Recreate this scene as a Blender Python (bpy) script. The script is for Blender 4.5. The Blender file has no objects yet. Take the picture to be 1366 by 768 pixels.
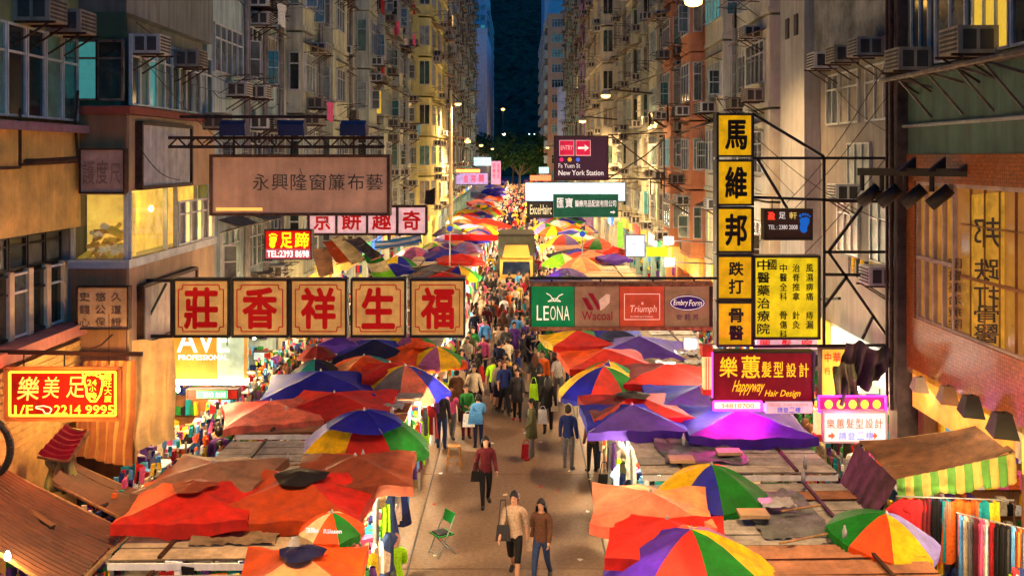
import bpy, math, random
from mathutils import Vector, Matrix, noise
R = math.radians
random.seed(7)
S = bpy.context.scene
COL = S.collection
# ------------------------------------------------------------------ camera, sky, exposure
F, CX, HZ, H = 1300.0, 691.0, 209.0, 8.5      # focal length in photo pixels, vanishing point, eye height
cd = bpy.data.cameras.new('camera'); cam = bpy.data.objects.new('camera', cd); COL.objects.link(cam)
cam.location = (0, 0, H); cam.rotation_euler = (R(90), 0, 0)
cd.sensor_width = 36; cd.lens = F / 1366 * 36
cd.shift_x = -8 / 1366; cd.shift_y = -175 / 1366
cd.clip_start = .5; cd.clip_end = 4000
S.camera = cam
w = bpy.data.worlds.new('World'); S.world = w; w.use_nodes = True
nt = w.node_tree; bg = nt.nodes['Background']
sky = nt.nodes.new('ShaderNodeTexSky'); sky.sky_type = 'NISHITA'; sky.sun_disc = False
sky.sun_elevation = R(-2.5); sky.sun_rotation = R(120); sky.ozone_density = 4
tint = nt.nodes.new('ShaderNodeVectorMath'); tint.operation = 'MULTIPLY'; tint.inputs[1].default_value = (.16, 1.05, .78)   # the blue hour grade of the photograph
nt.links.new(sky.outputs[0], tint.inputs[0]); nt.links.new(tint.outputs[0], bg.inputs[0]); bg.inputs[1].default_value = 5.2
S.view_settings.view_transform = 'Standard'; S.view_settings.look = 'None'
S.view_settings.exposure = 0.55; S.view_settings.gamma = 1
S.cycles.max_bounces = 5; S.cycles.diffuse_bounces = 3; S.cycles.glossy_bounces = 2
S.cycles.transmission_bounces = 3; S.cycles.transparent_max_bounces = 4
S.cycles.sample_clamp_indirect = 3; S.cycles.caustics_reflective = False; S.cycles.caustics_refractive = False
# ------------------------------------------------------------------ materials
def lin(c):
    return tuple(((v / 255) / 12.92 if v <= 10 else (((v / 255) + .055) / 1.055) ** 2.4) for v in c)
MATS = {}
def mat(name, col, rough=.75, metal=0, var=.18, scale=3., bump=0, emit=0, ecol=None, trans=0, streak=0, coord='Object', spec=.3):
    """plain surface with grain; col is linear 0..1; streak = rain streaks of grime"""
    if name in MATS: return MATS[name]
    m = bpy.data.materials.new(name); m.use_nodes = True; n = m.node_tree.nodes; l = m.node_tree.links
    b = n['Principled BSDF']; b.inputs['Roughness'].default_value = rough; b.inputs['Metallic'].default_value = metal
    b.inputs['Specular IOR Level'].default_value = spec
    tc = n.new('ShaderNodeTexCoord'); out = None
    rgb = n.new('ShaderNodeRGB'); rgb.outputs[0].default_value = (*col, 1); out = rgb.outputs[0]
    if var:
        nz = n.new('ShaderNodeTexNoise'); nz.inputs['Scale'].default_value = scale; nz.inputs['Detail'].default_value = 6
        nz.inputs['Roughness'].default_value = .65
        l.new(tc.outputs[coord], nz.inputs['Vector'])
        mr = n.new('ShaderNodeMapRange'); mr.inputs[1].default_value = .3; mr.inputs[2].default_value = .7
        mr.inputs[3].default_value = 1 - var * 1.6; mr.inputs[4].default_value = 1 + var
        l.new(nz.outputs[0], mr.inputs[0])
        mx = n.new('ShaderNodeVectorMath'); mx.operation = 'MULTIPLY'
        l.new(out, mx.inputs[0]); l.new(mr.outputs[0], mx.inputs[1]); out = mx.outputs[0]
        if bump:
            bp = n.new('ShaderNodeBump'); bp.inputs['Strength'].default_value = bump; bp.inputs['Distance'].default_value = .05
            l.new(nz.outputs[0], bp.inputs['Height']); l.new(bp.outputs[0], b.inputs['Normal'])
    if streak:
        mp = n.new('ShaderNodeMapping'); mp.inputs['Scale'].default_value = (2.2, 2.2, .16)
        l.new(tc.outputs[coord], mp.inputs[0])
        n2 = n.new('ShaderNodeTexNoise'); n2.inputs['Scale'].default_value = 1.6; n2.inputs['Detail'].default_value = 7
        n2.inputs['Roughness'].default_value = .7
        l.new(mp.outputs[0], n2.inputs['Vector'])
        m2 = n.new('ShaderNodeMapRange'); m2.inputs[1].default_value = .42; m2.inputs[2].default_value = .68
        m2.inputs[3].default_value = 0; m2.inputs[4].default_value = streak
        l.new(n2.outputs[0], m2.inputs[0])
        mi = n.new('ShaderNodeMix'); mi.data_type = 'RGBA'
        l.new(m2.outputs[0], mi.inputs[0]); l.new(out, mi.inputs[6]); mi.inputs[7].default_value = (.045, .04, .032, 1)
        out = mi.outputs[2]
    l.new(out, b.inputs['Base Color'])
    if emit:
        l.new(out, b.inputs['Emission Color']) if ecol is None else setattr(b.inputs['Emission Color'], 'default_value', (*ecol, 1))
        b.inputs['Emission Strength'].default_value = emit
    if trans:
        t = n.new('ShaderNodeBsdfTranslucent'); l.new(out, t.inputs[0])
        ms = n.new('ShaderNodeMixShader'); ms.inputs[0].default_value = trans
        l.new(b.outputs[0], ms.inputs[1]); l.new(t.outputs[0], ms.inputs[2])
        l.new(ms.outputs[0], n['Material Output'].inputs[0])
    MATS[name] = m
    return m
def glow(name, col, s, panel=False):
    m = mat(name, tuple(c * (.28 if panel else .6) for c in col), var=.22 if panel else 0, scale=2.5, emit=s * (2.6 if panel else 1), ecol=None if panel else col)
    return m
def glass(name, col=(.03, .04, .04), rough=.12, emit=0, ecol=None, var=.5):
    if name in MATS: return MATS[name]
    m = mat(name, col, rough=rough, var=var, scale=1.4, emit=emit, ecol=ecol, spec=.8, coord='Object')
    return m
# cloth: sRGB values of the dyed fabrics
CL = {}
for k, c in dict(red=(205, 34, 18), blue=(28, 32, 170), yellow=(250, 200, 0), green=(14, 130, 30), orange=(240, 84, 8), purple=(72, 34, 160),
                 white=(215, 212, 225), lavender=(140, 130, 215), salmon=(250, 128, 95), brown=(140, 66, 38), taupe=(150, 110, 85), pink=(235, 120, 165),
                 teal=(10, 120, 125), sky=(60, 150, 225), lime=(120, 205, 30), black=(22, 20, 24), maroon=(120, 14, 20), cream=(235, 215, 160),
                 grey=(125, 122, 122), peach=(255, 165, 105), navy=(18, 20, 70), mauve=(165, 95, 150), dkgreen=(8, 85, 45), rust=(190, 70, 20)).items():
    CL[k] = mat('cloth_' + k, lin(c), rough=.6, var=.26, scale=3.2, bump=.5, trans=.3, streak=.3)
GR = {}   # garment cloth, opaque
for k, c in dict(red=(170, 25, 30), blue=(28, 45, 105), yellow=(235, 195, 40), green=(40, 120, 50), orange=(225, 100, 30), purple=(85, 45, 120),
                 white=(225, 220, 215), pink=(225, 90, 140), teal=(20, 140, 150), lime=(170, 230, 20), black=(22, 20, 22), maroon=(95, 22, 30), cream=(220, 200, 165),
                 grey=(115, 112, 112), navy=(24, 30, 60), brown=(95, 62, 42), jeans=(45, 65, 105), olive=(85, 85, 55), skyblue=(95, 165, 225), beige=(190, 160, 130), charcoal=(50, 48, 50)).items():
    GR[k] = mat('garment_' + k, lin(c), rough=.85, var=.26, scale=22, bump=.2)
SKIN = mat('skin', lin((205, 150, 118)), rough=.55, var=.06, scale=20)
HAIR = mat('hair', (.012, .009, .008), rough=.45, var=.3, scale=30)
M = dict(
    metal=mat('dark_rusty_steel', (.05, .022, .014), rough=.6, metal=.3, var=.5, scale=7, bump=.3),
    steel=mat('galvanised_steel', (.35, .35, .34), rough=.45, metal=.6, var=.25, scale=5),
    alu=mat('aluminium_window_frame', (.5, .52, .5), rough=.45, metal=.1, var=.2),
    white=mat('white_paint', (.72, .71, .68), var=.12, streak=.25),
    black=mat('black_paint', (.015, .014, .014), rough=.5, var=.3),
    wood=mat('worn_wood', (.3, .17, .07), var=.35, scale=9, bump=.3),
    rubber=mat('rubber', (.02, .02, .02), rough=.9),
    acw=mat('air_conditioner_casing', (.5, .47, .42), rough=.6, var=.2, streak=.5),
    acd=mat('air_conditioner_grille', (.05, .045, .04), rough=.7, var=.3),
    pipe=mat('cast_iron_pipe', (.25, .23, .22), var=.3, streak=.4),
    bluepipe=mat('blue_paint_pipe', (.12, .35, .5), var=.3, streak=.3),
    tin=mat('rusted_tin_sheet', (.16, .12, .09), rough=.7, var=.5, scale=4, bump=.4, streak=.5),
)
# ------------------------------------------------------------------ mesh helpers
class MB:
    def __init__(s): s.v = []; s.f = []; s.m = []
    def add(s, vs, fs, m=0):
        o = len(s.v); s.v += [tuple(v) for v in vs]; s.f += [tuple(i + o for i in f) for f in fs]; s.m += [m] * len(fs); return s
    def box(s, x0, x1, y0, y1, z0, z1, m=0):
        return s.add([(x0, y0, z0), (x1, y0, z0), (x1, y1, z0), (x0, y1, z0), (x0, y0, z1), (x1, y0, z1), (x1, y1, z1), (x0, y1, z1)],
                     [(0, 3, 2, 1), (4, 5, 6, 7), (0, 1, 5, 4), (1, 2, 6, 5), (2, 3, 7, 6), (3, 0, 4, 7)], m)
    def tube(s, a, b, r, n=6, m=0, r2=None):
        a = Vector(a); b = Vector(b); d = (b - a)
        if d.length < 1e-6: return s
        q = d.to_track_quat('Z', 'Y'); r2 = r if r2 is None else r2; vs = []
        for p, rr in ((a, r), (b, r2)):
            for i in range(n):
                t = 2 * math.pi * (i + .5) / n; vs.append(p + q @ Vector((rr * math.cos(t), rr * math.sin(t), 0)))
        fs = [(i, (i + 1) % n, n + (i + 1) % n, n + i) for i in range(n)] + [tuple(range(n))[::-1], tuple(range(n, 2 * n))]
        return s.add(vs, fs, m)
    def path(s, pts, r, n=6, m=0):
        for a, b in zip(pts, pts[1:]): s.tube(a, b, r, n, m)
        return s
    def bar(s, a, b, t, m=0): return s.tube(a, b, t * .707, 4, m)
    def lathe(s, prof, c=(0, 0, 0), n=12, m=0):
        vs = []
        for r, z in prof:
            for i in range(n):
                t = 2 * math.pi * i / n; vs.append((c[0] + r * math.cos(t), c[1] + r * math.sin(t), c[2] + z))
        fs = [(j * n + i, j * n + (i + 1) % n, (j + 1) * n + (i + 1) % n, (j + 1) * n + i) for j in range(len(prof) - 1) for i in range(n)]
        return s.add(vs, fs + [tuple(range(n))[::-1], tuple(range((len(prof) - 1) * n, len(prof) * n))], m)
    def grid(s, fn, nu, nv, m=0):
        vs = [fn(i / nu, j / nv) for j in range(nv + 1) for i in range(nu + 1)]
        return s.add(vs, [(j * (nu + 1) + i, j * (nu + 1) + i + 1, (j + 1) * (nu + 1) + i + 1, (j + 1) * (nu + 1) + i) for j in range(nv) for i in range(nu)], m)
    def slab(s, quad, t=.03, m=0):
        """a quad of four points given thickness t downwards"""
        q = [Vector(p) for p in quad]; nrm = (q[1] - q[0]).cross(q[3] - q[0]).normalized() * t
        return s.add(q + [p - nrm for p in q], [(0, 1, 2, 3), (7, 6, 5, 4), (0, 4, 5, 1), (1, 5, 6, 2), (2, 6, 7, 3), (3, 7, 4, 0)], m)
    def data(s, name, off=(0, 0, 0), smooth=False):
        me = bpy.data.meshes.new(name); me.from_pydata([(v[0] - off[0], v[1] - off[1], v[2] - off[2]) for v in s.v], [], s.f)
        me.polygons.foreach_set('material_index', s.m)
        if smooth: me.polygons.foreach_set('use_smooth', [True] * len(s.f))
        me.update(); return me
    def build(s, name, mats, parent=None, smooth=False, off=None, **kw):
        """link as one object; world coordinates become local to the parent chain's location"""
        if off is None:
            off = Vector((0, 0, 0)); p = parent
            while p is not None: off = off + p.location; p = p.parent
        me = s.data(name, off, smooth)
        for m in (mats if isinstance(mats, (list, tuple)) else [mats]): me.materials.append(m)
        return link(name, me, parent, **kw)
def link(name, data, parent=None, loc=(0, 0, 0), rz=0, label=None, cat=None, group=None, kind=None):
    o = bpy.data.objects.new(name, data); COL.objects.link(o); o.parent = parent; o.location = loc; o.rotation_euler = (0, 0, rz)
    tag(o, label, cat, group, kind); return o
def tag(o, label=None, cat=None, group=None, kind=None):
    if label: o['label'] = label
    if cat: o['category'] = cat
    if group: o['group'] = group
    if kind: o['kind'] = kind
    return o
def thing(name, label, cat, loc=(0, 0, 0), group=None, rz=0): return link(name, None, None, loc, rz, label, cat, group)
KIDS = {}
def kids(o):
    if o.name not in KIDS: KIDS[o.name] = [c for c in COL.objects if c.parent == o]
    return KIDS[o.name]
def dup(root, loc, rz=0, label=None, group=None, scale=None, over=None, cat=None):
    """copy a thing and its parts; over maps a child's stem name to a material for its slot 0"""
    r = root.copy(); COL.objects.link(r); r.location = loc; r.rotation_euler = (0, 0, rz)
    if scale: r.scale = scale if isinstance(scale, (tuple, list)) else (scale,) * 3
    tag(r, label, cat, group)
    def rec(src, dst):
        for c in kids(src):
            d = c.copy(); COL.objects.link(d); d.parent = dst
            paint(d, over); rec(c, d)
    if root.data is not None: paint(r, over)
    rec(root, r); return r
def paint(d, over):
    if not over or d.data is None: return
    for k, v in over.items():
        if isinstance(k, int):
            if k < len(d.material_slots): d.material_slots[k].link = 'OBJECT'; d.material_slots[k].material = v
        elif d.name.split('.')[0] == k: d.material_slots[0].link = 'OBJECT'; d.material_slots[0].material = v
def P(px, py, Y): return Vector(((px - CX) / F * Y, Y, H - (py - HZ) / F * Y))
def lamp(name, loc, power, col=(1, .75, .45), r=.08, label=None, parent=None, spot=None, rot=None):
    ld = bpy.data.lights.new(name, 'SPOT' if spot else 'POINT'); ld.energy = power; ld.color = col; ld.shadow_soft_size = r
    if spot: ld.spot_size = R(spot); ld.spot_blend = 1
    o = link(name, ld, parent, loc)
    if rot: o.rotation_euler = rot
    return o
# ------------------------------------------------------------------ lettering
_TC = {}
def glyphs(s, bold):
    k = s
    if k not in _TC:
        cu = bpy.data.curves.new('lettering', 'FONT'); cu.body = s; cu.offset = 0; cu.resolution_u = 3; cu.extrude = 0
        o = bpy.data.objects.new('lettering', cu); COL.objects.link(o)
        me = bpy.data.meshes.new_from_object(o.evaluated_get(bpy.context.evaluated_depsgraph_get()))
        vs = [tuple(v.co) for v in me.vertices]; fs = [tuple(p.vertices) for p in me.polygons]
        bpy.data.objects.remove(o); bpy.data.meshes.remove(me); bpy.data.curves.remove(cu)
        xs = [v[0] for v in vs] or [0]; ys = [v[1] for v in vs] or [0]
        _TC[k] = (vs, fs, min(xs), max(xs), min(ys), max(ys))
    return _TC[k]
def letters(parent, Y, material, items, bold=.012, name='lettering', slant=0, mirror=False, tf=None):
    """items: (text, px0, py0, px1, py1) boxes in photo pixels on the plane at depth Y"""
    mb = MB()
    for s, x0, y0, x1, y1 in items:
        vs, fs, a, b, c, d = glyphs(s, bold); e = bold * 1.0
        offs = [(0, 0)] if bold < .004 else [(e * math.cos(q * .785), e * math.sin(q * .785)) for q in range(8)] + ([(0, 0)] if bold > .02 else [])
        a -= e; b += e; c -= e; d += e
        for li, (ox, oy) in enumerate(offs):
            out = []
            for v in vs:
                u = (v[0] + ox - a) / max(b - a, 1e-5); t = (v[1] + oy - c) / max(d - c, 1e-5)
                if mirror: u = 1 - u
                if tf:
                    p = tf(x0 + (x1 - x0) * u + slant * t * (y1 - y0), y1 + (y0 - y1) * t); out.append((p[0] - li * .0008, p[1] - li * .0008, p[2]))
                else: out.append(P(x0 + (x1 - x0) * u + slant * t * (y1 - y0), y1 + (y0 - y1) * t, Y - li * .0008))
            mb.add(out, fs)
    return mb.build(name, material, parent)
def pxbox(mb, x0, y0, x1, y1, Y, d=.1, m=0):
    a = P(x0, y1, Y); b = P(x1, y0, Y); return mb.box(a.x, b.x, Y, Y + d, a.z, b.z, m)
def sign(name, label, cat, x0, y0, x1, y1, Y, panel, frame=None, fw=3, depth=.22, group=None):
    """a board facing up the street: panel and four-sided frame"""
    c = P((x0 + x1) / 2, y1, Y); r = thing(name, label, cat, c, group)
    pxbox(MB(), x0, y0, x1, y1, Y, depth).build('panel', panel, r)
    if frame:
        f = MB(); e = fw
        pxbox(f, x0 - e, y0 - e, x1 + e, y0, Y - .04, depth + .08); pxbox(f, x0 - e, y1, x1 + e, y1 + e, Y - .04, depth + .08)
        pxbox(f, x0 - e, y0, x0, y1, Y - .04, depth + .08); pxbox(f, x1, y0, x1 + e, y1, Y - .04, depth + .08)
        f.build('frame', frame, r)
    return r
def line(mb, pts, Y, t=.03, m=0):
    q = [P(x, y, Y) if len(p) == 2 else P(x, y, p[2]) for p in pts for x, y in [p[:2]]]
    for a, b in zip(q, q[1:]): mb.bar(a, b, t, m)
    return mb
# ------------------------------------------------------------------ ground
asph = mat('old_asphalt', (.06, .055, .05), var=.3, scale=2, bump=.3)
conc = mat('worn_concrete_slab', (.19, .118, .07), rough=.6, var=.22, scale=11, bump=.25, streak=0)
pav = mat('pavement_slab', (.22, .2, .17), var=.25, scale=3)
MB().box(-900, 900, -60, 1600, -.4, -.05).build('ground', asph, kind='structure')
road = link('road', None, None, kind='structure')
MB().box(-6.1, 6.1, -10, 300, -.045, -.03).build('road_bed', asph, road)
proto = {}
for xa, xb in ((-6.08, -2.28), (-2.26, 1.86), (1.88, 6.08)):
    me = MB().box(xa + .012, xb - .012, .015, 6.0, -.03, 0).data('concrete_slab'); me.materials.append(conc)
    for j in range(16): link('concrete_slab', me, road, (0, 14.1 + 6.015 * j, random.uniform(-.002, .003)))
MB().box(-6.08, 6.08, 110.4, 300, -.03, 0).build('far_concrete', conc, road)
mh = None if True else MB().lathe([(.33, 0), (.33, .008), (.29, .012), (.29, .006)], (-1.0, 21.5, .003), 20)
0 if mh is None else mh.build('manhole_cover', M['metal'], None, label='round iron manhole cover in the foreground concrete', cat='manhole cover')
for sx, nm in ((-1, 'pavement'), (1, 'pavement')):
    o = link('pavement', None, None, kind='structure')
    a, b = sorted((sx * 6.12, sx * 12.5))
    MB().box(a, b, -10, 300, -.04, .12).build('pavement_surface', pav, o)
    k, l = sorted((sx * 6.1, sx * 6.25)); MB().box(k, l, -10, 300, -.041, .135).build('kerb', mat('kerb_stone', (.3, .28, .25)), o)
# ------------------------------------------------------------------ street lamps
bulb = glow('sodium_lamp_glow', (1, .5, .09), 9)
def street_lamp(x, Y, z, lab, power=5200, wall=8.0, post=False, cone=150):
    t = thing('street_lamp', lab, 'street lamp', (x, Y, z), 'sodium street lamps along the street')
    sg = 1 if x > 0 else -1
    if post:
        MB().tube((x - .6, Y, 0), (x - .6, Y, z + 1.1), .19, 8, r2=.12).build('post', mat('cream_post', (.6, .5, .33), var=.15), t)
        MB().path([(x - .6, Y, z + .9), (x - .3, Y, z + .6), (x, Y, z + .3)], .05).build('arm', M['metal'], t)
    else:
        MB().path([(sg * wall, Y, z + .1), (x + sg * .4, Y, z + .35), (x, Y, z + .25)], .05).build('arm', M['metal'], t)
        MB().path([(sg * wall, Y, z + 1.2), (x + sg * .6, Y, z + .4)], .02).build('stay', M['metal'], t)
    MB().lathe([(.1, .34), (.26, .24), (.3, .1), (.28, .04)], (x, Y, z), 12).build('lamp_hood', M['steel'], t, smooth=True)
    MB().lathe([(.26, .035), (.24, -.06), (.12, -.12), (.02, -.13)], (x, Y, z), 12).build('lamp_glass', bulb, t, smooth=True)
    lamp('lamp_light', (0, 0, -.2), power, (1, .6, .26), .18, parent=t, spot=cone)
    return t
def at_x(px, py, X):
    s = (px - CX) / X; return X, F / s, H - (py - HZ) / s
for px, py, X, lab, po in ((925, 3, 5, 'sodium street lamp hanging over the street at the very top of the photo', False),
                       (808, 128, 5, 'glowing sodium lamp on a bracket beside the white curved balconies', False),
                       (777, 162, 5, 'glowing sodium lamp on a bracket beside the purple building', False),
                       (745, 193, 5, 'farthest glowing sodium lamp on the right side, just above the dark entry sign', False),
                       (611, 139, -5, 'sodium lamp on top of the tall cream post at the left side', True),
                       (624, 189, -4.4, 'lower glowing sodium lamp just past the cream post', False)):
    x, Y, z = at_x(px, py, X); street_lamp(x, Y, z, lab, (4200 if Y < 40 else 9500) if Y < 100 else 11000, post=po, cone=125 if Y < 40 else 178)
for x, Y in ((3, 11.5), (-3, 11)): street_lamp(x, Y, 13.2, 'unseen sodium lamp added above the foreground to light it, outside the frame', 6500, cone=115)  # unseen lamps added overhead to light the foreground canopies
for x, Y in ((-5, 132), (5, 165), (-5, 190), (5, 225)): street_lamp(x, Y, 10, 'distant sodium lamp over the far end of the market', 6000)
# ------------------------------------------------------------------ building kit
def prism(mb, poly, z0, z1, m=0):
    n = len(poly); vs = [(x, y, z0) for x, y in poly] + [(x, y, z1) for x, y in poly]
    return mb.add(vs, [tuple(range(n))[::-1], tuple(range(n, 2 * n))] + [(i, (i + 1) % n, n + (i + 1) % n, n + i) for i in range(n)], m)
PANES = [glass('window_glass_dark', (.02, .03, .03)), glass('window_glass_green', (.04, .09, .08)), glass('window_glass_grey', (.1, .12, .12), rough=.25),
         glass('curtained_glass', (.28, .24, .17), rough=.5), glass('curtained_pale_glass', (.33, .37, .34), rough=.5),
         glass('lit_teal_window', (.06, .25, .25), emit=.3, ecol=(.08, .42, .4)), glass('lit_warm_window', (.6, .4, .12), emit=1.0, ecol=(1, .6, .18)),
         glass('lit_amber_window', (.5, .35, .05), emit=.5, ecol=(1, .6, .05)), glass('curtained_green_glass', (.12, .26, .2), rough=.4)]
PW = [6, 6, 5, 4, 4, .28, .45, .35, 4]
def win_mb(w, h, n, frame, pane, dt=.07, transom=.68):
    t = .045
    frame.box(0, dt, -w / 2, w / 2, 0, t); frame.box(0, dt, -w / 2, w / 2, h - t, h)
    for i in range(n + 1):
        y = -w / 2 + (w - t) * i / n; frame.box(.001, dt + .004, y, y + t, t, h - t)
    if transom: frame.box(.002, dt - .004, -w / 2 + t, w / 2 - t, h * transom, h * transom + t)
    pane.box(.0, .03, -w / 2 + .02, w / 2 - .02, .02, h - .02)
WT = {}
def window(root, side, x, y, z, w, h=1.5, n=None, pane=None, frame=None, face=False):
    n = n or max(1, round(w / .62)); k = (w, h, n)
    if k not in WT:
        f, p = MB(), MB(); win_mb(w, h, n, f, p); a = f.data('window'); b = p.data('pane'); a.materials.append(M['alu']); b.materials.append(PANES[0]); WT[k] = a, b
    a, b = WT[k]; rz = (math.pi if side > 0 else 0) if not face else -math.pi / 2
    o = link('window', a, root, Vector((x, y, z)) - root.location, rz)
    q = link('pane', b, o)
    q.material_slots[0].link = 'OBJECT'; q.material_slots[0].material = pane or random.choices(PANES, PW)[0]
    if frame: o.material_slots[0].link = 'OBJECT'; o.material_slots[0].material = frame
    return o
def ac_mb(mb, x=0, y=0, z=0, s=1):
    """through-window unit: casing, louvred sides, bracket; slots casing, grille, steel"""
    mb.box(x, x + s * .62, y - .33, y + .33, z, z + .42, 0)
    for j in range(5): mb.box(*sorted((x + s * .62, x + s * .632)), y - .29, y + .29, z + .05 + j * .072, z + .09 + j * .072, 1)
    for sy in (-1, 1):
        for xa in (.12, .36): mb.box(*sorted((x + s * xa, x + s * (xa + .17))), *sorted((y + sy * .33, y + sy * .338)), z + .06, z + .36, 1)
    mb.box(*sorted((x, x + s * .7)), y - .3, y - .26, z - .04, z, 2); mb.box(*sorted((x, x + s * .7)), y + .26, y + .3, z - .04, z, 2)
    return mb
_ac = MB(); ac_mb(_ac); AC = {}; rnd_ac = random.Random(4); ACT = [M['acw'], M['acw'], mat('air_conditioner_aged_casing', (.32, .27, .2), streak=.7), mat('air_conditioner_white_casing', (.6, .6, .57), streak=.3), mat('air_conditioner_grey_casing', (.25, .25, .24), streak=.5)]
def aircon(side, x, y, z, lab, grp='air conditioners sticking out of the facades', face=False, tint=None, sc=1):
    if not AC:
        r = thing('air_conditioner', lab, 'air conditioner', (0, 0, 0), grp)
        MB().box(0, .62, -.33, .33, 0, .42).build('casing', M['acw'], r)
        g = MB()
        for j in range(5): g.box(.62, .632, -.29, .29, .05 + j * .072, .09 + j * .072)
        g.build('front_grille', M['acd'], r)
        for sy in (-1, 1):
            g = MB()
            for xa in (.08, .34): g.box(xa, xa + .2, *sorted((sy * .33, sy * .338)), .06, .36)
            g.build('side_vent', M['acd'], r)
        MB().box(0, .7, -.3, -.26, -.04, 0).box(0, .7, .26, .3, -.04, 0).bar((.6, -.28, -.02), (0, -.28, -.4), .03).bar((.6, .28, -.02), (0, .28, -.4), .03).build('bracket', M['metal'], r)
        r.location = (x, y, z); r.rotation_euler = (0, 0, -math.pi / 2 if face else (math.pi if side > 0 else 0)); AC['p'] = r; r.scale = (sc,) * 3; return r
    return dup(AC['p'], (x, y, z), -math.pi / 2 if face else (math.pi if side > 0 else 0), lab, grp, scale=sc, over={'casing': tint or rnd_ac.choice(ACT)})
def laundry(x, y, z, c, lab, w=.5, h=.7, kind=0):
    t = MB()
    def fn(u, v): 
        ww = w * (1 if kind else (1.45 if v < .25 else .9)); return (x + (u - .5) * .12 + .03 * math.sin(9 * u), y + (u - .5) * ww + .02 * math.sin(7 * v), z - h * v + .05 * math.sin(6 * u) * v)
    t.grid(fn, 5, 6); t.grid(lambda u, v: tuple(Vector(fn(u, v)) + Vector((.05 * math.sin(math.pi * u), 0, 0))), 5, 6)
    return t.build('laundry', c, None, smooth=True, label=' '.join(lab.split()[:16]), cat='laundry', group='laundry hung out on the facades')
ORD = ['first', 'second', 'third', 'fourth', 'fifth', 'sixth', 'seventh', 'eighth', 'ninth', 'tenth', 'eleventh', 'twelfth']
SHOPW = mat('shop_back_wall', (.72, .6, .4), var=.15, scale=4)
SHOPC = mat('shop_ceiling', (.7, .66, .58)); TUBE = glow('shop_tube_light', (1, .86, .62), 16)
TUBEW = glow('white_tube_light', (.85, .95, 1), 16)
GOODS = [GR[k] for k in ('red', 'white', 'yellow', 'blue', 'pink', 'green', 'orange', 'skyblue', 'purple', 'cream', 'black', 'teal')]
rnd_shop = random.Random(3)
def blob(g, x0, x1, y0, y1, z0, z1, m=0):
    k = len(g.v); g.box(x0, x1, y0, y1, z0, z1, m); a = .3 * min(x1 - x0, y1 - y0, z1 - z0)
    for i in range(k + 4, k + 8): g.v[i] = tuple(c + rnd_shop.uniform(-a, a) for c in g.v[i])
    return g
def shops(root, side, X, Y0, Y1, wm, near=True, fascia=True):
    n = max(1, round((Y1 - Y0) / 4.2)); L = (Y1 - Y0) / n
    sx = lambda a, b: sorted((side * a, side * b))
    MB().box(*sx(X + 4, X + 9), Y0, Y1, .12, 4).build('shop_back_wall', SHOPW, root)
    MB().box(*sx(X + .02, X + 4), Y0, Y1, 3.3, 3.99).build('shop_ceiling', SHOPC, root)
    MB().box(*sx(X - .05, X + 4), Y0, Y1, .12, .15).build('shop_floor', pav, root)
    for i in range(n + 1):
        y = min(max(Y0 + i * L, Y0 + .2), Y1 - .2); MB().box(*sx(X, X + 4), y - .15, y + .15, .15, 3.3).build('shop_pier', wm, root)
    for i in range(n):
        ya, yb = Y0 + i * L + .2, Y0 + (i + 1) * L - .2
        t = MB()
        for q in (.3, .7): t.box(*sx(X + .6, X + 3.2), ya + (yb - ya) * q - .06, ya + (yb - ya) * q + .06, 3.2, 3.28)
        t.build('tube_light', TUBE if random.random() < .7 else TUBEW, root)
        fz = rnd_shop.uniform(3.0, 3.25) if fascia else 3.9; MB().box(*sx(X - .22, X - .05), ya + .1, yb - .1, fz, 4.0).build('shop_fascia', SIGNC[rnd_shop.choice((0, 0, 1, 1, 2, 4, 4, 5, 3, 6))], root)
        if i % 2 == 0 and Y0 < 100: lamp('shop_light', (side * (X - .75) - root.location.x, (ya + yb) / 2 - root.location.y, 2.9), 200, (1, .66, .3), .15, parent=root)
        # stock on shelves along the back and the two sides
        g = MB()
        for z in (.4, .95, 1.5, 2.05, 2.6):
            g.box(*sx(X + 3.5, X + 3.98), ya, yb, z - .03, z, 12)
            y = ya + .05
            while y < yb - .3:
                ww = random.uniform(.08, .24); hh = random.uniform(.12, .45); blob(g, *sx(X + 3.6, X + 3.9), y, y + ww * .9, z, z + hh, random.randrange(12)); y += ww
            for yy, sy in ((yb - .3, 1), ):
                xx = X + .3
                while xx < X + 3.2:
                    ww = random.uniform(.08, .22); hh = random.uniform(.12, .45); blob(g, *sx(xx, xx + ww * .9), yy, yy + .25, z, z + hh, random.randrange(12)); xx += ww
        g.build('shelved_stock', GOODS + [M['white']], root, kind='stuff')
SIGNC = [glow('fascia_' + n, c, s, True) for n, c, s in (('yellow', (1, .62, .06), 1.1), ('white', (1, .9, .7), 1.5), ('red', (.8, .05, .03), 1.1), ('green', (.1, .6, .2), .9), ('orange', (1, .35, .04), 1.2), ('pink', (1, .3, .5), 1.1), ('blue', (.1, .35, 1), 1.0))]
NEARLIM = 62
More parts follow.
